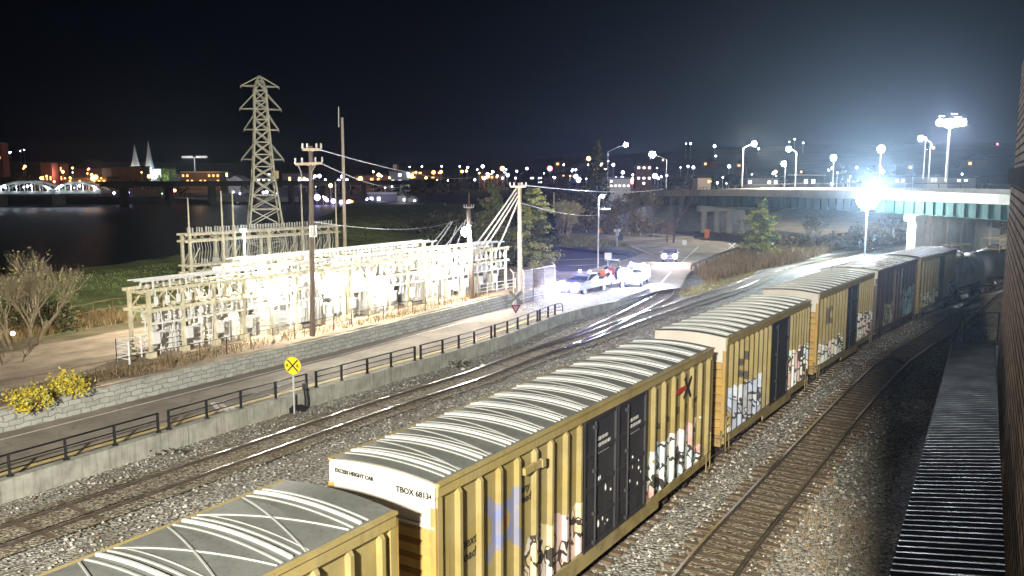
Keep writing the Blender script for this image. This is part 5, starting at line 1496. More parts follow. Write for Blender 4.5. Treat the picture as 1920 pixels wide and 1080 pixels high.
def grass_mass(label_name, fn, n, mats, h, seed, w=.03):
    rng = random.Random(seed); mb = MB()
    for k in range(n):
        p = fn(rng); a = rng.uniform(0,2*PI); hh = h*rng.uniform(.4,1.2); d = Vector((math.cos(a), math.sin(a), 0)); ln = Vector((rng.gauss(0,.25)*hh, rng.gauss(0,.25)*hh, hh))
        mb.v += [tuple(p-d*w), tuple(p+d*w), tuple(p+ln)]; b = len(mb.v); mb.f.append((b-3,b-2,b-1)); mb.m.append(rng.randrange(len(mats)))
    return tag(mb.build(label_name, [M[x] for x in mats]), kind='stuff')
def inpoly(poly, rng, zf=None):
    xs_ = [p.x for p in poly]; ys_ = [p.y for p in poly]
    while True:
        x, y = rng.uniform(min(xs_),max(xs_)), rng.uniform(min(ys_),max(ys_)); c = False; j = len(poly)-1
        for i in range(len(poly)):
            if (poly[i].y > y) != (poly[j].y > y) and x < (poly[j].x-poly[i].x)*(y-poly[i].y)/(poly[j].y-poly[i].y)+poly[i].x: c = not c
            j = i
        if c: return Vector((x, y, tz(x, y)-.03))
bare_tree('big leafless grey shrub with many stems at the picture edge', at(42, 655, .7), 7.0, 5.5, 3, 'twig', 6, 5, ('scrub','leaf_y'), 900, .12, 'leafless_shrub', 'bush', None, .5, .1)
bare_tree('low spreading leafless branches above the yellow bush', at(20, 690, 1.0), 2.6, 3, 8, 'bark', 5, 3, None, 0, .1, 'leafless_shrub', 'bush', None, .8, .05)
bush('olive green scrub at the foot of the leafless shrub', at(60, 622, .6), (2.3,2.0), 2.8, 2600, ('scrub','needle'), 12, leaf=.22)
bush('bright yellow flowering bush above the stone wall, larger of two', at(122, 748, 1.3), (1.0,.7), 1.15, 2600, ('forsy','leaf_y'), 4, 'flowering_bush', 'yellow flowering bushes', .12)
bush('bright yellow flowering bush, lower one nearer the picture edge', at(62, 766, 1.3), (.95,.7), .85, 2000, ('forsy','leaf_y'), 5, 'flowering_bush', 'yellow flowering bushes', .12)
conifer('bushy green conifer behind the cable fan, paler of the pair', at(925, 500, .2), 9.8, 3.9, ('needle','scrub'), 10000, 3)
conifer('bushy green conifer beside the pale pole, fuller of the pair', at(1000, 498, .2), 9.4, 4.0, ('needle','leaf_y'), 11000, 6)
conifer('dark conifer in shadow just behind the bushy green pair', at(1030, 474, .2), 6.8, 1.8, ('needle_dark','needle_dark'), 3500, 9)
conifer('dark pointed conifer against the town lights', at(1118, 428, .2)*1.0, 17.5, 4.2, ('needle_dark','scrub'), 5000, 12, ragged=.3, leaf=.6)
conifer('conifer with brightly lit yellow green branches before the overpass', at(1425, 481, .1), 7.6, 4.1, ('needle','leaf_y'), 10000, 15, ragged=.55)  # yellow leaf colour on some branches stands in for lamplight
bare_tree('bushy tree lit yellow beside the thin post', at(1058, 444, .3), 7.4, 4, 21, 'palewood', 5, 5, ('leaf_y','palewood'), 5200, .45, 'leafy_tree', 'tree', None, .5)  # yellow leaf and pale bark colours stand in for yellow lamplight
bare_tree('leafless dark tree in front of the overpass end', at(1262, 456, .2), 13, 5, 24, 'bark', 6, 1, None, 0, name='bare_tree')
bare_tree('leafless pale sapling behind the parking lot', at(1165, 441, .2), 8, 4, 25, 'twig', 5, 2, ('scrub','scrub'), 700, .4)
bare_tree('tangled leafless tree beside the dark pointed conifer', at(1205, 442, .2), 10, 4, 26, 'twig', 6, 2, ('scrub','scrub'), 700, .4)
bare_tree('leafless tree beyond the conifers, tallest over the branch road', at(1078, 430, .2), 9.5, 4, 27, 'bark', 6, 2, ('scrub','needle_dark'), 900, .45)
bare_tree('thin leafless tree under the deck, right of the bright branched conifer', at(1520, 462, .1), 6.0, 3, 28, 'twig', 5, 2, ('scrub','scrub'), 500, .3)
bare_tree('thin leafless tree under the deck near the pier', at(1665, 452, .1), 5.0, 3, 29, 'twig', 5, 3, ('scrub','scrub'), 500, .3)
for k, (x, y, r, h, lb) in enumerate(((1095,436,5,3.2,'scrub bush left of the crossing signal'),(1140,437,6,4.2,'scrub bush behind the crossing signal'),(1190,440,6,4.5,'scrub bush between the leafless trees'),(1225,445,4,3.4,'scrub bush at the dark bank foot'),
        (1490,470,4,2.2,'grey brush clump under the deck, nearest the bright branched conifer'),(1555,466,4,2.6,'grey brush clump under the deck, left of the flood lamp pole'),(1600,460,4,3.0,'grey brush clump behind the flood lamp pole'),(1655,458,3.6,2.6,'brown brush clump just left of the pale pier'),(1690,456,3,2.2,'low brown brush clump touching the pale pier'),
        (840,470,6,2.6,'dark bush on the river bank behind the lamp pole'),(790,440,8,3,'dark bush far out on the river bank'),(860,440,7,4,'dark tall bush behind the thin dark pole'),(960,430,7,5.5,'dark bush mass behind the bushy green conifers'))):
    bush(lb, at(x, y, .1), (r*.6, r*.45), h, 900, ('scrub','needle_dark') if k > 8 else ('scrub','straw'), 40+k, leaf=.42, group='scrub bushes')
TW = [at(1560,1085,0), at(1600,1060,0), at(1640,1085,0), at(1525,1000,0), at(1580,985,0)]
for k, (p, h, lb) in enumerate(zip(TW, (1.5,2.3,1.9,1.1,1.5), ('bare sapling at the lower edge by the gravel','tallest bare sapling in the shade at the lower edge','bare sapling nearest the canopy','small bare twig clump on the gravel edge','bare twig clump at the edge of the shade'))):
    bare_tree(lb, p, h, .5, 60+k, 'twig', 4, 2, None, 0, name='bare_sapling', group='saplings by the canopy', spread=.5, r0=.02)
brush = [at(x, y, .1) for x, y in ((1300,512),(1345,492),(1395,472),(1480,474),(1560,472),(1500,492),(1420,508),(1330,532))]
grass_mass('tall_dry_grass', lambda r: inpoly(brush, r), 9000, ('straw','scrub','straw'), 1.25, 71, .045)
verge = [at(x, y, .1) for x, y in ((1270,545),(1330,528),(1420,508),(1410,520),(1330,545),(1280,560))]
grass_mass('verge_grass', lambda r: inpoly(verge, r), 2500, ('straw','leaf_y'), .3, 72, .03)
side = [at(x, y, .1) for x, y in ((1045,447),(1095,446),(1150,455),(1190,466),(1095,466),(1045,470))]
grass_mass('roadside_grass', lambda r: inpoly(side, r), 5000, ('straw','needle','leaf_y'), .6, 73, .05)
bankp = [Vector((xs(y)-d, y, 0)) for y, d in ((22,.7),(40,.7),(56,.7),(66,.7),(66,2.2),(56,2.4),(40,3),(22,5))]
grass_mass('bank_weeds', lambda r: inpoly(bankp, r), 5000, ('straw','scrub'), .42, 74, .02)
leftp = [at(x, y, .6) for x, y in ((0,600),(100,590),(240,588),(260,604),(120,622),(0,650))]
grass_mass('dry_weeds', lambda r: inpoly(leftp, r), 6000, ('straw','scrub','straw'), .7, 75, .03)
levee = [Vector((xc(y)+d, y, 0)) for y, d in ((50,2),(75,2),(98,2),(130,2),(170,2),(170,22),(130,18),(98,16),(75,15),(50,18))]
grass_mass('bank_grass', lambda r: inpoly(levee, r), 22000, ('lawn','lawn','grass'), .16, 76, .05)
cn = [at(x, y, 0) for x, y in ((1420,1085),(1560,900),(1600,960),(1640,1085))]
grass_mass('dry_weeds', lambda r: inpoly(cn, r), 700, ('straw','twig'), .3, 77, .012)

rk = random.Random(91); mb = MB()
ctr = spline([Vector((x, y, 0)) for x, y in CC[:11]], 1); bct = spline([Vector((x, y, 0)) for x, y in BC[:8]], 1)
for k in range(12000):
    ln_ = ctr if k % 2 else bct; j = rk.randrange(len(ln_)-1); d = (ln_[j+1]-ln_[j]).normalized(); nn = Vector((d.y,-d.x,0))
    o_ = rk.choice((-1,1))*rk.uniform(.9, 3.4); p = ln_[j].lerp(ln_[j+1], rk.random())+nn*o_; s = rk.uniform(.03,.075)
    if p.x < xw(p.y)+.15: continue
    vs = [(p.x+s*rk.uniform(.6,1.2),p.y,.05),(p.x,p.y+s*rk.uniform(.6,1.2),.05),(p.x-s*rk.uniform(.6,1.2),p.y,.05),(p.x,p.y-s*rk.uniform(.6,1.2),.05),(p.x+rk.uniform(-.3,.3)*s,p.y+rk.uniform(-.3,.3)*s,.05+s*rk.uniform(.6,1.2))]
    mb.add(vs, [(0,1,4),(1,2,4),(2,3,4),(3,0,4)], rk.randrange(3))
tag(mb.build('ballast_stones', [pbr('pale_stone', (.5,.48,.42), .9, var=.3, scale=9, world=True), pbr('grey_stone', (.3,.29,.26), .9, var=.3, scale=9, world=True), pbr('brown_stone', (.2,.16,.11), .9, var=.3, scale=9, world=True)]), kind='stuff')
# ------------------------------------------------------------------ canopy and brick building
RL = [(6.95,14.9),(19.4,36.9)]; RR = [(8.75,14.0),(21.5,37.3)]
d1 = (Vector((*RL[1],0))-Vector((*RL[0],0))).normalized()
c0 = Vector((*RL[0],0))-d1*14; c1 = Vector((*RL[1],0)); e0_ = Vector((*RR[0],0))-d1*14; e1_ = Vector((*RR[1],0))
o = thing('canopy_roof', 'long corrugated metal shed roof beside the brick building', 'shed roof', c0)
zr2 = 3.6; mb = MB(); Lc = (c1-c0).length; n = int(Lc/.15)
cr = []
for i in range(n+1):
    z = (.0, .026)[i % 2]; a, b = c0.lerp(c1, i/n)-c0, e0_.lerp(e1_, i/n)-c0
    mb.v += [(a.x,a.y,zr2+z),(b.x,b.y,zr2+.05+z)]
for i in range(n): mb.f.append((2*i, 2*i+1, 2*i+3, 2*i+2)); mb.m.append(0)
t = NT('corrugated_sheet'); v = t.coord()
t.base(t.ramp(t.noise(v, .8, 5, .7), [(.3,(.035,.04,.04)),(.7,(.13,.135,.13))]), t.ramp(t.noise(v, 1.5, 4), [(.3,(.5,)*3),(.7,(.75,)*3)]), .25, .25)
mb.build('roof_sheet', t.mat, o)
mb = MB(); mb.bar(c0-c0+Vector((0,0,zr2-.12)), c1-c0+Vector((0,0,zr2-.12)), .08, .18); mb.build('fascia', M['under'], o)
for k in range(9):
    p = c0.lerp(c1, (k+.3)/9)-c0+Vector((d1.y*.25,-d1.x*.25,0)); MB().tube([(p.x,p.y,0),(p.x,p.y,zr2-.1)],.07,6).build('post', M['under'], o)
e_ = c1-c0; f_ = e1_-c0; mb = MB()
mb.bar(e_+Vector((.3,.5,zr2+.05)), e_+Vector((1.6,2.2,zr2+1.0)), .06); mb.bar(e_+Vector((1.6,2.2,zr2+1.0)), f_+Vector((1.0,1.6,zr2+1.05)), .06); mb.bar(f_+Vector((1.0,1.6,zr2-.5)), f_+Vector((1.0,1.6,zr2+1.05)), .06); mb.bar(e_+Vector((1.6,2.2,zr2-.6)), e_+Vector((1.6,2.2,zr2+1.0)), .06)
mb.build('end_rail', M['rust'], o)
t = NT('old_brick'); v = t.coord()
br = t.n('ShaderNodeTexBrick'); t.l(v, br.inputs['Vector'])
br.inputs['Scale'].default_value = 1.0; br.inputs['Brick Width'].default_value = .8; br.inputs['Row Height'].default_value = .3; br.inputs['Mortar Size'].default_value = .045
br.inputs['Color1'].default_value = (.14,.1,.075,1); br.inputs['Color2'].default_value = (.24,.18,.135,1); br.inputs['Mortar'].default_value = (.02,.018,.016,1)
t.bump(br.outputs['Fac'], -1.0, .03); M['brick'] = t.base(br.outputs['Color'], .95, 0, 0.0)
bb = thing('brick_building', 'old brick building wall receding along the picture edge', 'building', e0_+Vector((.1,0,0)))
def wallsheet(p, q, z0, z1, name, mat, thick=.4, parent=bb):
    """upright wall whose local x runs along the wall and local y up it"""
    d = q-p; L = d.length; d.normalize()
    mb = MB(); mb.box((L/2,(z0+z1)/2,-thick/2),(L,z1-z0,thick)); w = mb.build(name, mat, parent)
    n_ = d.cross(Vector((0,0,1)))
    R3 = Matrix((( d.x,0,-n_.x),(d.y,0,-n_.y),(0,1,0))).transposed()
    w.matrix_local = Matrix(((d.x,0,-n_.x,p.x),(d.y,0,-n_.y,p.y),(0,1,0,0),(0,0,0,1))) if parent is None else Matrix.Translation((p-Vector(parent.location)))@Matrix(((d.x,0,-n_.x,0),(d.y,0,-n_.y,0),(0,1,0,0),(0,0,0,1)))
    return w
wa, wb_ = e0_+Vector((.12,-.06,0)), e1_+Vector((.12,-.06,0))
M['matte'] = pbr('matt_dark_trim', (.03,.025,.022), 1.0, var=.2, spec=0.0)
wallsheet(wa, wb_, 0, 10.6, 'wall', M['brick'])
wallsheet(wa+Vector((-.12,.06,0)), wb_+Vector((-.12,.06,0))+d1*.2, 10.62, 11.2, 'cornice', M['matte'], .5)
wallsheet(wa+Vector((.06,-.03,0)), wb_+Vector((.06,-.03,0)), 11.22, 15.6, 'wall', M['brick'])
for k in range(12):
    p_ = wa.lerp(wb_, (k+.5)/12); wallsheet(p_+Vector((.14,-.07,0)), p_+d1*.9+Vector((.14,-.07,0)), 11.6, 13.6, 'window', M['under'], .3)
# the building that carries the camera's bracket, just behind the lens (shades the ground ahead)
cb = thing('station_building', 'brick building block behind the viewpoint', 'building', (5.7,-6,0))
MB().box((0,0,7.55),(12,9.8,15.1)).build('wall', M['brick'], cb)
# ------------------------------------------------------------------ far bridges
DV = 380.0
def far_pt(px, y, d=DV): return atd(px, y, d)
sv = DV/1600
o = thing('highway_viaduct', 'dark highway viaduct crossing the river before the town', 'bridge', far_pt(188, 352))
a, b = far_pt(188, 347)-far_pt(188, 352), far_pt(835, 343, 470)-far_pt(188, 352)
MB().bar(a, b, 9, 1.5).build('deck', M['far'], o)
MB().bar(a+Vector((0,-4.6,1.1)), b+Vector((0,-4.6,1.1)), .25, 1.0).build('parapet', M['under'], o)
for k in range(9):
    p = a.lerp(b, (k+.5)/9); MB().box((p.x, p.y, p.z-5.5), (1.8,6,9.2)).build('pier', M['under'], o)
arch_c = NT('lit_steel').base((.62,.68,.6), .5)
def arch_bridge(label, x0, x1, ybot, ytop, d):
    p0, p1 = far_pt(x0, ybot, d), far_pt(x1, ybot, d); o = thing('arch_bridge', label, 'bridge', p0, 0, 'steel arch spans over the river'); L = p1.x-p0.x; h = (ybot-ytop)*d/1600
    for yy in (0, 9):
        mb = MB(); n = 16; P = [Vector((L*k/n, yy, h*(1-(2*k/n-1)**2))) for k in range(n+1)]
        for u, w in zip(P, P[1:]): mb.bar(u, w, .7, .9)
        mb.build('arch_rib', arch_c, o)
        for k in range(2, n-1, 2): MB().bar(P[k], Vector((P[k].x, yy, 0)), .3).build('hanger', arch_c, o)
    for k in (5,8,11): MB().bar(P[k]-Vector((0,9,0)), P[k], .4).build('strut', arch_c, o)
    MB().box((L/2,4.5,-.6),(L,10,1.3)).build('deck', arch_c, o)
    MB().box((0,4.5,-4),(2,9,6)).build('pier', M['concrete'], o)
    for k in (2,6,10,14): 
        q = p0+Vector((L*k/16, -1.0, 1.5)); point('bridge_light', q, 600, (.75,.85,1), .3)
    for k in (3,9): MB().ball((L*k/16,-.5,2.4),.55,6).build('lamp_bulb', M['lamp_w2'], o)
M['lamp_w2'] = emit('far_lamp_cool', (.78,.82,1), 22, sample=False)
M['lamp_v2'] = emit('far_lamp_violet', (.5,.45,1), 16, sample=False)
M['lamp_y2'] = emit('far_lamp_yellow', (1,.72,.22), 14, sample=False)
M['lamp_o2'] = emit('far_lamp_orange', (1,.36,.1), 13, sample=False)
M['lamp_r2'] = emit('far_lamp_red', (1,.1,.14), 16, sample=False)
M['lamp_g2'] = emit('far_lamp_green', (.4,1,.7), 7, sample=False)
arch_bridge('lit steel arch span nearest the picture edge', -12, 104, 359, 341, 400)
arch_bridge('lit steel arch span joining the dark viaduct', 100, 190, 358, 342, 405)
# far quay wall with lit strip
mb = MB(); mb.bar(far_pt(120, 374, 436), far_pt(560, 374, 432), 2.0, 2.4); tag(mb.build('quay_wall', M['concrete']), 'low quay wall along the far river bank', 'wall')
# ------------------------------------------------------------------ town
M['win_o'] = emit('lit_window_orange', (1,.5,.16), 2.6, sample=False)
M['win_w'] = emit('lit_window_white', (.9,.92,1), 3.0, sample=False)
M['win_y'] = emit('lit_window_yellow', (1,.78,.3), 3.2, sample=False)
M['win_r'] = emit('lit_sign_red', (1,.12,.12), 4.5, sample=False)
M['b_brown'] = pbr('brown_facade', (.2,.12,.09), .9, var=.25, scale=.1)
M['b_grey'] = pbr('grey_facade', (.25,.25,.26), .9, var=.25, scale=.1)
M['b_pale'] = pbr('pale_facade', (.6,.58,.52), .9, var=.12, scale=.1)
M['b_red'] = pbr('red_facade', (.3,.1,.08), .9, var=.25, scale=.1)
M['b_dark'] = pbr('dark_facade', (.06,.055,.055), .9, var=.3, scale=.1)
def building(label, x0, x1, yt, yb, d, mat, win=None, nw=0, roof='flat', roofmat='b_dark', seed=0, depth=None, rows=2, name='building', ground=True, group=None):
    p0, p1 = atd(x0, yb, d), atd(x1, yb, d); s = d/1600; W_ = p1.x-p0.x; H = (yb-yt)*s; Dp = depth or max(8, W_*.6)
    zb = min(p0.z, tz((p0.x+p1.x)/2, d))-1 if ground else p0.z
    cx = (p0.x+p1.x)/2; o = thing(name, label, 'building', (cx, d+Dp/2, zb), 0, group); H2 = p0.z+H-zb
    MB().box((0,0,H2/2),(W_,Dp,H2)).build('wall', M[mat], o)
    rf = MB()
    if roof == 'gable':
        rf.prism([(-W_/2-.4,0),(W_/2+.4,0),(0,W_*.32)], lambda u, w, dd: Vector((u, dd, w+H2+.02)), -Dp/2-.4, Dp/2+.4)
    elif roof == 'hip':
        rf.add([(-W_/2-.4,-Dp/2-.4,H2+.02),(W_/2+.4,-Dp/2-.4,H2+.02),(W_/2+.4,Dp/2+.4,H2+.02),(-W_/2-.4,Dp/2+.4,H2+.02),(-W_*.2,0,H2+W_*.22),(W_*.2,0,H2+W_*.22)], [(3,2,1,0),(0,1,5,4),(1,2,5),(2,3,4,5),(3,0,4)])
    else:
        rf.box((0,0,H2+.35),(W_+.6,Dp+.6,.7))
    rf.build('roof', M[roofmat], o)
    rng = random.Random(seed+int(x0))
    if win and nw:
        cells = [(i, r) for r in range(rows) for i in range(nw)]; rng.shuffle(cells)
        for (i, r) in cells[:max(1, int(len(cells)*.6))]:
            ww = W_/nw; MB().box((-W_/2+ww*(i+.5), -Dp/2-.06, H2-H*(r+.55)/rows), (ww*.45,.1,H/rows*.42)).build('window', M[win], o)
    return o
B = building
B('brick tower with a lit crown at the picture edge', -8, 5, 270, 300, 620, 'b_red', 'win_o', 1, 'hip', 'b_pale', rows=3, name='tower')
B('reddish block with lit windows left of the mast lamp', 78, 99, 307, 342, 560, 'b_brown', 'win_o', 3)
B('red lit block behind the mast lamp', 100, 119, 308, 342, 580, 'b_red', 'win_o', 3)
B('long orange lit frontage beside the red block', 118, 200, 334, 345, 520, 'b_brown', 'win_o', 9, rows=1)
B('dark peaked building above the orange lit frontage', 140, 192, 316, 334, 640, 'b_brown', None, 0, 'gable', 'b_dark', depth=20)
B('large dark flat building below the church spires', 210, 268, 314, 346, 560, 'b_brown', None, 0)
B('cream corniced hotel with orange windows', 340, 413, 324, 344, 520, 'b_brown', 'win_o', 9, 'flat', 'b_pale', rows=2)
B('white gabled hall glowing beside the hotel', 428, 455, 338, 345, 480, 'b_pale', 'win_w', 3, 'gable', 'b_pale', depth=14, rows=1)
B('grey block between the hotel and the lattice tower', 405, 430, 322, 342, 640, 'b_grey', 'win_w', 3)
B('dim block directly behind the lattice tower', 470, 520, 322, 344, 560, 'b_dark', 'win_w', 5)
B('dim row building left of the wooden pole', 530, 575, 326, 344, 560, 'b_grey', 'win_y', 5, rows=1)
B('long low brown building between the two wooden poles', 665, 742, 330, 342, 560, 'b_brown', 'win_o', 6, rows=1)
B('stepped grey building by the small steeple', 730, 770, 322, 345, 520, 'b_grey', 'win_w', 3)
B('slim grey steeple tower', 737, 744, 309, 324, 560, 'b_pale', None, 0, 'hip', 'b_grey', name='tower')
B('yellow lit parking deck', 768, 812, 338, 347, 470, 'b_brown', 'win_y', 7, 'flat', 'b_dark', rows=1)
B('red roofed block over the yellow parking deck', 770, 830, 320, 336, 600, 'b_red', 'win_o', 5)
B('white gabled house by the river lights, broadest', 745, 762, 368, 380, 330, 'b_pale', 'win_w', 2, 'gable', 'b_grey', rows=1, depth=12)
B('white gabled house by the river lights, smaller one', 764, 782, 372, 380, 330, 'b_pale', 'win_w', 2, 'gable', 'b_grey', rows=1, depth=10)
B('long pale shed behind the violet river lights', 690, 744, 364, 380, 345, 'b_grey', 'win_w', 4, 'flat', 'b_pale', rows=1)
B('orange lit shop row on the hillside', 900, 945, 328, 336, 520, 'b_brown', 'win_o', 5, rows=1)
B('orange lit store right of the red beacon', 1045, 1068, 326, 332, 500, 'b_brown', 'win_o', 3, rows=1)
B('dark house behind the cable fan pole', 975, 1020, 330, 345, 480, 'b_dark', 'win_w', 3, 'gable')
B('pale arched front apartment building', 1142, 1182, 336, 352, 330, 'b_pale', 'win_w', 5, 'flat', 'b_grey', rows=2)
B('tall dim apartment block on the hillside', 1192, 1222, 310, 348, 420, 'b_brown', 'win_w', 3, rows=4)
B('bright orange and white shop above the overpass', 1308, 1333, 334, 346, 260, 'b_pale', 'win_o', 3, rows=1)
B('long dim warehouse behind the overpass rail', 1400, 1460, 334, 348, 330, 'b_grey', 'win_w', 5, rows=1)
B('low shed with a lit roof edge behind the overpass', 1490, 1545, 330, 349, 330, 'b_dark', 'win_w', 4, 'flat', 'b_pale', rows=1)
B('bright white service building right of the flood glare', 1738, 1776, 332, 342, 260, 'b_pale', 'win_w', 6, rows=1)
B('long low hut behind the high mast', 1778, 1830, 334, 342, 260, 'b_grey', 'win_w', 4, rows=1)
B('dim houses block behind the flood glare', 1665, 1710, 332, 344, 330, 'b_brown', 'win_w', 4, rows=1)
B('dark hillside house with an orange window', 1040, 1062, 302, 312, 760, 'b_brown', 'win_o', 2, 'gable', rows=1)
B('hillside house with red lit gable', 1318, 1345, 302, 312, 700, 'b_red', 'win_o', 3, 'gable', rows=1)
B('hillside house glowing orange by the curved lamp post', 1380, 1402, 306, 314, 620, 'b_brown', 'win_o', 2, 'gable', rows=1)
B('hillside house with a red window right of the high mast', 1812, 1850, 300, 312, 620, 'b_brown', 'win_o', 3, 'gable', rows=1)
B('hillside house above the flood glare with a pink window', 1690, 1712, 308, 318, 560, 'b_pale', 'win_o', 2, 'gable', rows=1)
# church with twin spires
p = atd(268, 342, 640); s = 640/1600; zb = tz(p.x, 640)-1; o = thing('church', 'church with two pale pointed spires, floodlit from below', 'church', (p.x, 640, zb)); z0 = p.z-zb
MB().box((3,14,z0/2+5),(22,28,z0+10)).build('nave', M['b_pale'], o)
for x, yt, ym in ((256,272,311),(282,265,313)):
    xx = (x-268)*s; zt = z0+(342-yt)*s; zm = z0+(342-ym)*s; w = 2.4
    MB().box((xx,0,zm/2),(w*2,w*2,zm)).build('tower', M['b_pale'], o)
    MB().lathe([(w*1.3,zm),(w*.72,zm+(zt-zm)*.4),(.05,zt)],8,(xx,0,0),'z').build('spire', M['b_pale'], o)
    point('church_light', (p.x+xx+(-3 if x<270 else 4), 634, zb+zm-7), 9000, (1,.95,.8) if x < 270 else (.6,.7,1), .5)
point('church_light', (p.x+11, 630, zb+z0+4), 5000, (.7,1,.85), .5)
bush('round tree lit green beside the church', atd(312, 340, 600), (5,4), 9, 900, ('leaf_y','needle'), 90, 'leafy_tree', leaf=1.1)
point('tree_light', atd(312, 338, 592), 3500, (.6,1,.5), .4)
# stadium flood bar
p = atd(366, 326, 700); s = 700/1600; o = thing('flood_bar', 'unlit row of flood lamps on a tall mast over the hotel', 'flood lamp', p)
MB().tube([(0,0,-8),(0,0,31*s)],.35,6).build('mast', M['galv'], o)
for x in (-18,-8,8,19): MB().box((x*s,0,31*s),(4.4,1,1.7)).build('lamp_head', M['white'], o)
MB().bar((-20*s,0,30*s),(20*s,0,30*s),.5).build('cross_bar', M['galv'], o)
point('flood_bar_fill', p+Vector((0,-14,24*s)), 9000, (1,1,1), .5)  # point in front of the unlit bar, lights its heads
# town street lamps: pole, head and bulb each
def town_lamp(label, x, y, d, mat, r, H=8.0, group='street lamps of the town'):
    p = atd(x, y, d); zg = tz(p.x, d); H = min(max(p.z-zg, 1.5), 14)
    o = thing('street_lamp', label, 'street lamp', (p.x, d, p.z-H), 0, group)
    MB().tube([(0,0,0),(0,0,H)],.12,5).build('pole', M['galv'], o)
    MB().ball((0,-.1,0+H), r, 6).build('lamp_bulb', M[mat], o)
LAB = {'lamp_w2': 'white street lamp shining in the town across the river', 'lamp_v2': 'violet white street lamp along the river road', 'lamp_y2': 'yellow street lamp in the town', 'lamp_o2': 'orange street lamp in the town', 'lamp_r2': 'red lamp among the town lights', 'lamp_g2': 'greenish lamp under the viaduct'}
GRP = {k: v.split(' lamp')[0]+' lamps' for k, v in LAB.items()}
TL = {
 'lamp_w2': [(38,283),(45,281),(18,286),(20,285),(425,330),(520,330),(610,337),(612,345),(560,340),(700,322),(715,330),(722,352),(735,350),(768,313),(791,312),(828,312),(765,325),(766,330),(862,312),(877,314),(895,318),(924,322),(950,326),(969,321),(988,316),(1055,304),(1057,309),(1104,310),(1128,309),(1135,318),(1160,308),(1170,308),(1190,313),(1213,307),(1232,315),(1276,314),(1290,312),(1345,303),(1367,312),(1450,325),(1466,302),(1490,261),(1506,268),(1480,266),(1530,340),(1560,345),(1570,324),(1590,338),(1655,322),(1658,333),(1690,340),(1708,338),(1815,338),(1050,335),(1080,318),(1100,336),(1020,325),(905,312),(840,338),(1345,343),(1362,344),(1400,345),(1440,345),(1520,344),(1880,312)],
 'lamp_v2': [(188,360),(214,362),(238,361),(438,360),(450,363),(494,361),(500,360),(520,362),(542,359),(550,366),(595,370),(606,369),(613,375),(625,377),(640,379),(690,375),(697,374),(711,371),(730,374),(743,373),(757,376),(772,377),(801,377),(622,345),(630,346),(1140,302),(1150,309),(1155,333),(1216,331),(1228,330),(1240,331),(1085,337),(1078,331),(1205,336),(1250,329),(10,352),(45,351),(58,348),(105,349),(140,352),(178,356)],
 'lamp_y2': [(425,326),(548,350),(610,372),(766,344),(780,343),(790,345),(820,339),(1186,336),(1195,335),(620,348)],
 'lamp_o2': [(44,316),(47,312),(110,320),(118,322),(136,315),(165,318),(172,328),(180,332),(190,334),(230,355),(328,357),(472,356),(655,380),(660,378),(676,335),(710,328),(780,323),(813,323),(827,322),(915,330),(942,316),(1057,330),(1069,330),(1122,306),(1130,310),(1118,318),(1243,300),(1335,305),(1340,303),(1392,308),(1395,310),(1330,340),(1816,302),(1848,309),(1845,312),(1727,283),(1750,277)],
 'lamp_r2': [(167,316),(320,356),(326,357),(1031,316),(1178,340),(1185,342),(1190,343),(1870,270),(1650,311),(1652,318)],
 'lamp_g2': [(304,363),(592,350),(657,345)],
}
rr_ = random.Random(77)
for k in range(26): TL['lamp_w2'].append((rr_.uniform(880,1240), rr_.uniform(316,338)))
for k in range(16): TL['lamp_v2'].append((rr_.choice((rr_.uniform(560,660), rr_.uniform(1080,1240))), rr_.uniform(326,343)))
for k in range(30): TL['lamp_w2'].append((rr_.uniform(1250,1885), rr_.uniform(268,336)))
for k in range(14): TL['lamp_o2'].append((rr_.uniform(1100,1880), rr_.uniform(296,338)))
for k in range(12): TL['lamp_y2'].append((rr_.uniform(560,1000), rr_.uniform(316,342)))
for k in range(10): TL['lamp_o2'].append((rr_.uniform(30,330), rr_.uniform(318,342)))
for mt, pts in TL.items():
    for k, (x, y) in enumerate(pts):
        if y > 347 and x < 830: d = 425 if x > 560 else 440
        elif y < 309: d = 820
        elif y < 322: d = 640
        else: d = 520 if x < 1240 else 380
        r = {'lamp_v2': 1.0, 'lamp_r2': .8, 'lamp_y2': .8, 'lamp_o2': .85}.get(mt, .62)*d/450*(.45+.95*RN.random()**2)
        if (x, y) == (1031, 316): r = 1.9
        if (x, y) in ((711,371),(655,380),(595,370)): r = 1.5
        town_lamp(LAB[mt], x, y, d, mt, r, group=GRP[mt])
for x, y, d, e, c in ((160,338,508,16000,(1,.45,.15)),(108,325,560,12000,(1,.3,.25)),(185,332,508,12000,(1,.5,.2)),(60,330,540,8000,(1,.5,.2)),(372,330,505,9000,(1,.6,.3)),(440,340,465,5000,(.8,.9,1)),(700,335,545,9000,(1,.5,.4)),(750,330,505,7000,(.9,.9,1)),(790,341,460,6000,(1,.7,.2)),(755,372,318,3000,(.8,.85,1)),(715,368,335,4000,(.6,.6,1)),(1160,342,318,5000,(.9,.85,1)),(920,330,505,6000,(1,.55,.2)),(1210,335,405,4000,(1,.6,.4)),(1320,338,250,3500,(1,.6,.3)),(1757,336,250,3500,(.9,.95,1)),(1440,338,320,4000,(.9,.95,1))):
    point('added_facade_light', atd(x, y, d), e*.4, c, .6)  # bare points added in front of the facades to light them
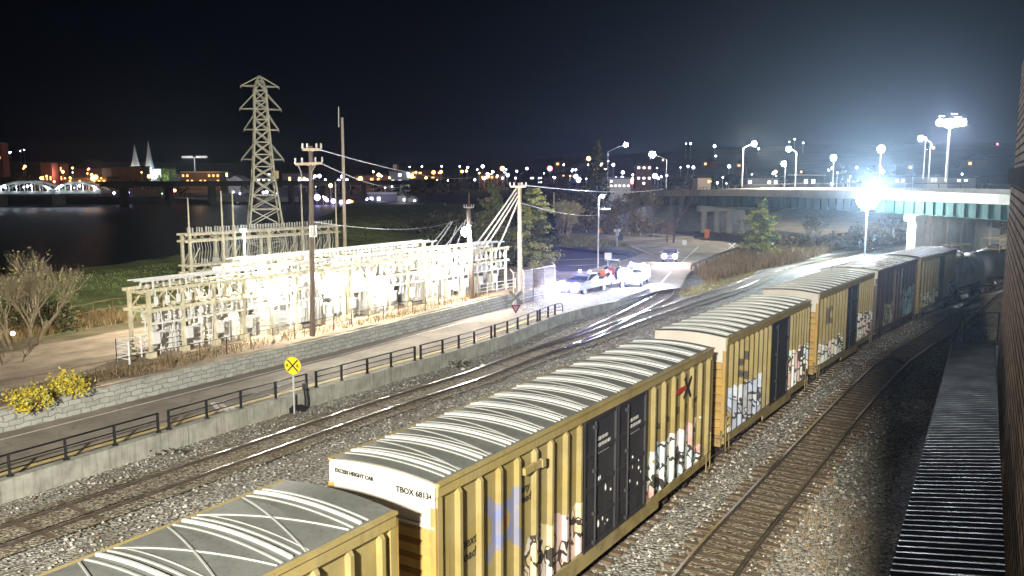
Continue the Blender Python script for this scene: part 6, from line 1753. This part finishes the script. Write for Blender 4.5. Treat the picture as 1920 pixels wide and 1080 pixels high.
# parapet-like tree line on the far bank, reads as one dark mass
def farwood(r):
    y = r.uniform(438, 470) if r.random() < .5 else r.uniform(480, 620); x = r.uniform(-330, 330); return Vector((x, y, tz(x, y)))
rng = random.Random(5); mb = MB()
for k in range(260):
    p = farwood(rng); h = rng.uniform(3, 8)
    for j in range(16): tri(mb, p+Vector((rng.gauss(0,h*.3), rng.gauss(0,h*.3), h*rng.uniform(.1,1))), h*.35, j % 2, rng)
tag(mb.build('far_wood', [M['needle_dark'], M['scrub']]), kind='stuff')

# ------------------------------------------------------------------ key light, added fill sun, haze
spot('station_flood', (-8,-20,20), (4,45,0), 250000, (1,.94,.82), math.radians(115), .35, .8)
ld = bpy.data.lights.new('fill_sun', 'SUN'); ld.energy = .045; ld.angle = math.radians(.5); ld.color = (.7,.8,1)  # weak sun added as fill to lift the dark zones
mo = bpy.data.objects.new('fill_sun', ld); COL.objects.link(mo); mo.rotation_euler = (math.radians(50), 0, math.radians(-30))
hz = MB().box((0,720,22),(2400,1640,80)).build('haze', None or M['far']); hz.data.materials.clear()
hm_ = bpy.data.materials.new('haze_air'); hm_.use_nodes = True; ht = hm_.node_tree
ht.nodes.remove(ht.nodes['Principled BSDF']); pv = ht.nodes.new('ShaderNodeVolumePrincipled')
pv.inputs['Color'].default_value = (.62,.78,1,1); pv.inputs['Density'].default_value = .0001; pv.inputs['Anisotropy'].default_value = .85
ht.links.new(pv.outputs[0], ht.nodes['Material Output'].inputs['Volume']); hz.data.materials.append(hm_)
tag(hz, kind='stuff')
# ------------------------------------------------------------------ render settings
SC.render.engine = 'CYCLES'
SC.view_settings.view_transform = 'Standard'; SC.view_settings.look = 'None'; SC.view_settings.exposure = 0; SC.view_settings.gamma = 1
SC.cycles.use_denoising = True; SC.cycles.denoiser = 'OPENIMAGEDENOISE'
SC.cycles.max_bounces = 5; SC.cycles.diffuse_bounces = 2; SC.cycles.glossy_bounces = 3; SC.cycles.volume_bounces = 0; SC.cycles.transparent_max_bounces = 4
SC.cycles.sample_clamp_indirect = 4.0; SC.cycles.use_light_tree = True
